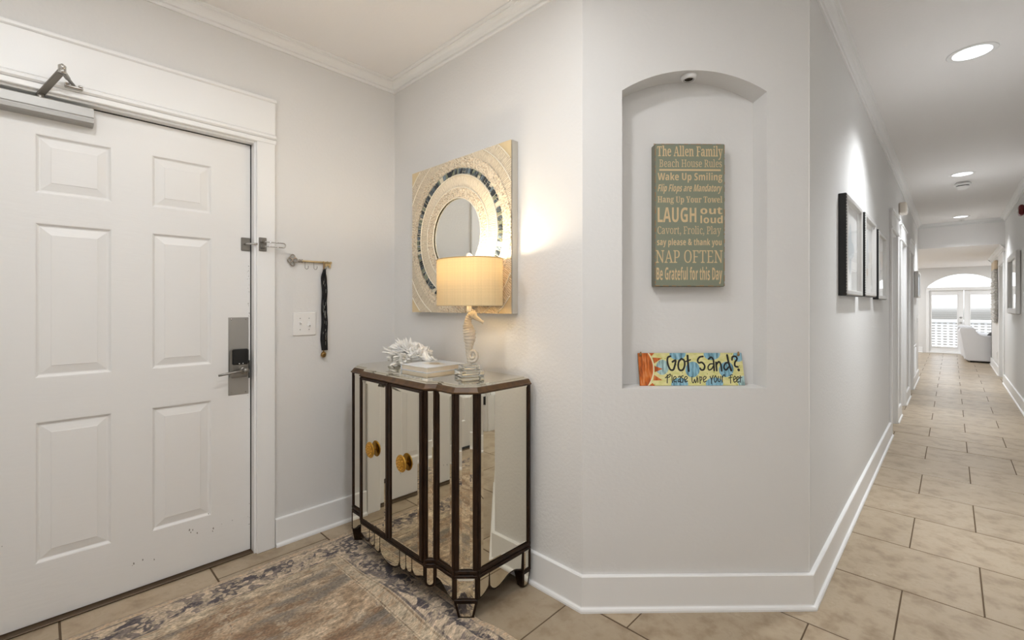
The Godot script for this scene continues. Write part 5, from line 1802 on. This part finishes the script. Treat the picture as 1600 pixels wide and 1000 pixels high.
func build_corridor() -> void:
	picture(-2.85, -3.425, 1.290, 1.815, "black and silver framed picture nearest the niche, first of three", 4)
	picture(-3.55, -4.11, 1.296, 1.820, "black and silver framed picture in the middle of the row of three", 5)
	picture(-4.27, -4.82, 1.284, 1.800, "black and silver framed picture nearest the corridor doors, last of three", 6)
	# sounder high on the left wall
	var root := thing("wall_sounder", "small cream box high on the wall above the corridor doors", "alarm", Vector3(HX, 2.30, -6.62))
	var st := tool()
	box(st, Vector3(HX, 2.245, -6.70), Vector3(HX + 0.07, 2.365, -6.53), 0.012)
	obj("housing", st, mat("cream plastic", rgb(226, 216, 202), 0.4), root)
	st = tool()
	for k in 5: box(st, Vector3(HX + 0.06, 2.268 + 0.018 * k, -6.68), Vector3(HX + 0.0715, 2.274 + 0.018 * k, -6.55), 0.001)
	obj("grille", st, M["white plastic"], root)
	# smoke detector
	root = thing("smoke_detector", "white round smoke detector on the ceiling between two corridor lights", "smoke detector", Vector3(0.09, CH, -7.22))
	var xf := Transform3D(Basis(), Vector3(0.09, CH, -7.22))
	st = tool(true)
	lathe(st, [Vector2(0, -0.078), Vector2(0.040, -0.078), Vector2(0.050, -0.070), Vector2(0.060, -0.050), Vector2(0.060, -0.046), Vector2(0.052, -0.045), Vector2(0.052, -0.036), Vector2(0.066, -0.035), Vector2(0.072, -0.028), Vector2(0.070, -0.016), Vector2(0.055, -0.010), Vector2(0.055, -0.0005), Vector2(0, -0.0005)], 32, xf)
	obj("housing", st, M["white plastic"], root)
	st = tool(true)
	lathe(st, [Vector2(0.0525, -0.0450), Vector2(0.0545, -0.0405), Vector2(0.0525, -0.0360)], 32, xf)
	obj("vent_slot", st, M["dark gap"], root)
	# sprinkler
	root = thing("sprinkler", "tiny white sprinkler head on the corridor ceiling near its far end", "sprinkler", Vector3(0.115, CH, -10.35))
	xf = Transform3D(Basis(), Vector3(0.115, CH, -10.35))
	st = tool(true)
	lathe(st, [Vector2(0, -0.03), Vector2(0.022, -0.03), Vector2(0.022, -0.026), Vector2(0.006, -0.024), Vector2(0.006, -0.010), Vector2(0.034, -0.006), Vector2(0.036, -0.0005), Vector2(0, -0.0005)], 20, xf)
	obj("head", st, M["white plastic"], root)
	# red strobe on the right wall
	root = thing("fire_alarm", "dark red fire alarm high on the right wall of the corridor", "fire alarm", Vector3(RX, 2.34, -7.93))
	st = tool()
	box(st, Vector3(RX - 0.045, 2.285, -8.00), Vector3(RX, 2.405, -7.86), 0.014)
	obj("housing", st, M["red plastic"], root)
	st = tool()
	box(st, Vector3(RX - 0.058, 2.33, -7.96), Vector3(RX - 0.044, 2.36, -7.90), 0.006)
	obj("strobe_lens", st, M["white plastic"], root)
	# silver framed mirror on the right wall
	root = thing("corridor_mirror", "tall silver framed mirror on the right wall of the corridor", "mirror", Vector3(RX, 1.52, -8.85))
	var rf := Transform3D(Basis(Vector3(0, 0, 1), Vector3.UP, Vector3(-1, 0, 0)), Vector3(RX, 1.52, -8.85))
	st = tool()
	var w := 0.62; var h := 0.395; var f := 0.075
	for e in [[-w, -h, -w + f, h], [w - f, -h, w, h], [-w + f, -h, w - f, -h + f], [-w + f, h - f, w - f, h]]:
		box(st, Vector3(e[0], e[1], 0.002), Vector3(e[2], e[3], 0.045), 0.012, rf)
	obj("silver_frame", st, M["silver frame"], root)
	st = tool()
	box(st, Vector3(-w + 0.06, -h + 0.06, 0.004), Vector3(w - 0.06, h - 0.06, 0.02), 0.0, rf)
	obj("mirror_glass", st, M["mirror glass"], root)
	# woven hanging
	root = thing("wall_hanging", "narrow wall hanging of stacked driftwood rods by the living room", "wall hanging", Vector3(RX, 1.5, -12.45))
	st = tool()
	rng.seed = 8
	var y := 0.915
	while y < 1.90:
		var t := (y - 0.9) / 1.1
		var half := 0.30 + 0.22 * sin(PI * clampf(t + 0.1, 0.0, 1.0)) + rng.randf_range(-0.025, 0.025)
		box(st, Vector3(RX - 0.045 - rng.randf_range(0, 0.02), y, -12.45 - half), Vector3(RX - 0.006, y + 0.021, -12.45 + half), 0.006)
		y += 0.0275
	obj("rods", st, M["woven rods"], root).set_meta("kind", "stuff")
	st = tool()
	box(st, Vector3(RX - 0.05, 1.90, -12.85), Vector3(RX - 0.002, 2.06, -12.05), 0.01)
	obj("heading", st, M["woven top"], root)
	# socket
	root = thing("power_outlet", "white power outlet low on the right wall beyond the corridor door", "outlet", Vector3(RX, 0.32, -12.3))
	st = tool()
	box(st, Vector3(RX - 0.006, 0.265, -12.34), Vector3(RX, 0.38, -12.26), 0.003)
	obj("cover_plate", st, M["white plastic"], root)
	st = tool()
	for yy in [0.29, 0.335]: box(st, Vector3(RX - 0.009, yy, -12.32), Vector3(RX - 0.005, yy + 0.03, -12.28), 0.002)
	obj("socket", st, M["trim paint"], root)
	# left end of the corridor: framed art, switch, vent grille
	root = thing("silver_art", "silver framed art on the left wall beyond the last corridor door", "picture", Vector3(HX, 1.565, -9.75))
	var lf := Transform3D(Basis(Vector3(0, 0, -1), Vector3.UP, Vector3(1, 0, 0)), Vector3(HX, 1.565, -9.75))
	st = tool()
	w = 0.36; h = 0.205; f = 0.035
	for e in [[-w, -h, -w + f, h], [w - f, -h, w, h], [-w + f, -h, w - f, -h + f], [-w + f, h - f, w - f, h]]:
		box(st, Vector3(e[0], e[1], 0.002), Vector3(e[2], e[3], 0.05), 0.006, lf)
	obj("silver_frame", st, M["silver frame"], root)
	st = tool()
	box(st, Vector3(-w + 0.03, -h + 0.03, 0.004), Vector3(w - 0.03, h - 0.03, 0.03), 0.0, lf)
	obj("print", st, M["pale print"], root)
	root = thing("corridor_switch", "white switch plate on the left wall near the living room", "light switch", Vector3(HX, 1.02, -10.2))
	st = tool()
	box(st, Vector3(HX, 0.96, -10.25), Vector3(HX + 0.006, 1.08, -10.15), 0.003)
	obj("wall_plate", st, M["white plastic"], root)
	st = tool()
	box(st, Vector3(HX + 0.005, 1.0, -10.215), Vector3(HX + 0.014, 1.04, -10.185), 0.003)
	obj("rocker", st, M["trim paint"], root)
	root = thing("air_vent", "white louvred air vent low on the left wall past the last door", "vent", Vector3(HX, 0.37, -9.45))
	st = tool()
	for e in [[-9.80, 0.16, -9.77, 0.62], [-9.13, 0.16, -9.10, 0.62], [-9.77, 0.16, -9.13, 0.19], [-9.77, 0.59, -9.13, 0.62]]:
		box(st, Vector3(HX, e[1], e[0]), Vector3(HX + 0.012, e[3], e[2]), 0.004)
	obj("vent_frame", st, M["trim paint"], root)
	for k in 14:
		st = tool()
		box(st, Vector3(-0.002, -0.010, -0.32), Vector3(0.002, 0.010, 0.32), 0.0, Transform3D(Basis(Vector3(0, 0, 1), deg_to_rad(40)), Vector3(HX + 0.007, 0.205 + 0.0278 * k, -9.45)))
		obj("slat", st, M["trim paint"], root)

func build_armchairs() -> void:
	var first: Node3D = null
	var labels := ["white slipcovered armchair nearest the corridor, grey cushion on its seat", "white slipcovered armchair standing behind the other one, near the glazed door"]
	for n in 2:
		if n == 0:
			var at := Vector3(0.66, 0, -14.42)
			first = thing("armchair", labels[0], "armchair", at, "armchairs in the living room")
			# side view in x (to the right is the front) and y
			var arm := PackedVector2Array([Vector2(-0.40, 0.035), Vector2(-0.435, 0.06), Vector2(-0.53, 0.70), Vector2(-0.52, 0.735), Vector2(-0.49, 0.745), Vector2(-0.335, 0.748), Vector2(-0.295, 0.725), Vector2(-0.275, 0.67), Vector2(-0.24, 0.615), Vector2(-0.18, 0.59), Vector2(0.30, 0.565), Vector2(0.34, 0.545), Vector2(0.35, 0.50), Vector2(0.34, 0.035)])
			for s in [-1, 1]:
				var st := tool()
				var soft := Geometry2D.offset_polygon(arm, -0.012, Geometry2D.JOIN_ROUND)[0]
				var xf := Transform3D(Basis(), at)
				var z0: float = 0.26 if s > 0 else -0.38
				extrude(st, arm, z0 + 0.012, z0 + 0.108, xf)
				extrude(st, soft, z0, z0 + 0.12, xf)
				obj("arm", st, M["white slipcover"], first)
			var st := tool()
			box(st, Vector3(-0.20, -0.34, -0.27), Vector3(0.0, 0.36, 0.27), 0.04, Transform3D(Basis(Vector3(0, 0, 1), deg_to_rad(8)), at + Vector3(-0.31, 0.385, 0)))
			obj("backrest", st, M["white slipcover"], first)
			st = tool()
			box(st, Vector3(-0.30, 0.28, -0.262), Vector3(0.36, 0.44, 0.262), 0.035, Transform3D(Basis(), at))
			obj("seat_cushion", st, M["white slipcover"], first)
			st = tool()
			box(st, Vector3(-0.42, 0.035, -0.30), Vector3(0.33, 0.30, 0.30), 0.01, Transform3D(Basis(), at))
			obj("base", st, M["white slipcover"], first)
			st = tool()
			box(st, Vector3(-0.37, 0.0, -0.36), Vector3(0.31, 0.036, 0.36), 0.004, Transform3D(Basis(), at))
			obj("plinth", st, M["dark gap"], first)
		else:
			var c: Node3D = first.duplicate()
			c.name = numbered("armchair")
			add_child(c)
			c.position = Vector3(0.63, 0, -15.35)
			tag(c, labels[1], "armchair", "armchairs in the living room")
	var root := thing("throw_pillow", "grey throw pillow standing on edge in the front armchair", "pillow", Vector3(0.66, 0.445, -14.42))
	var ps := tool(true)
	ball(ps, Vector3(0.66, 0.552, -14.42), Vector3(0.105, 0.105, 0.05), 16, 10, Basis(Vector3(0, 0, 1), deg_to_rad(45)))
	obj("pillow_cover", ps, M["grey cushion"], root)

func _ready() -> void:
	set_view()
	make_materials()
	set_lights()
	build_shell()
	build_doors()
	build_far_end()
	build_rug()
	build_cabinet()
	build_wall_mirror()
	build_lamp()
	build_book()
	build_seashell()
	build_rules_sign()
	build_sand_sign()
	build_niche_lamp()
	build_wall_things()
	build_corridor()
	build_armchairs()
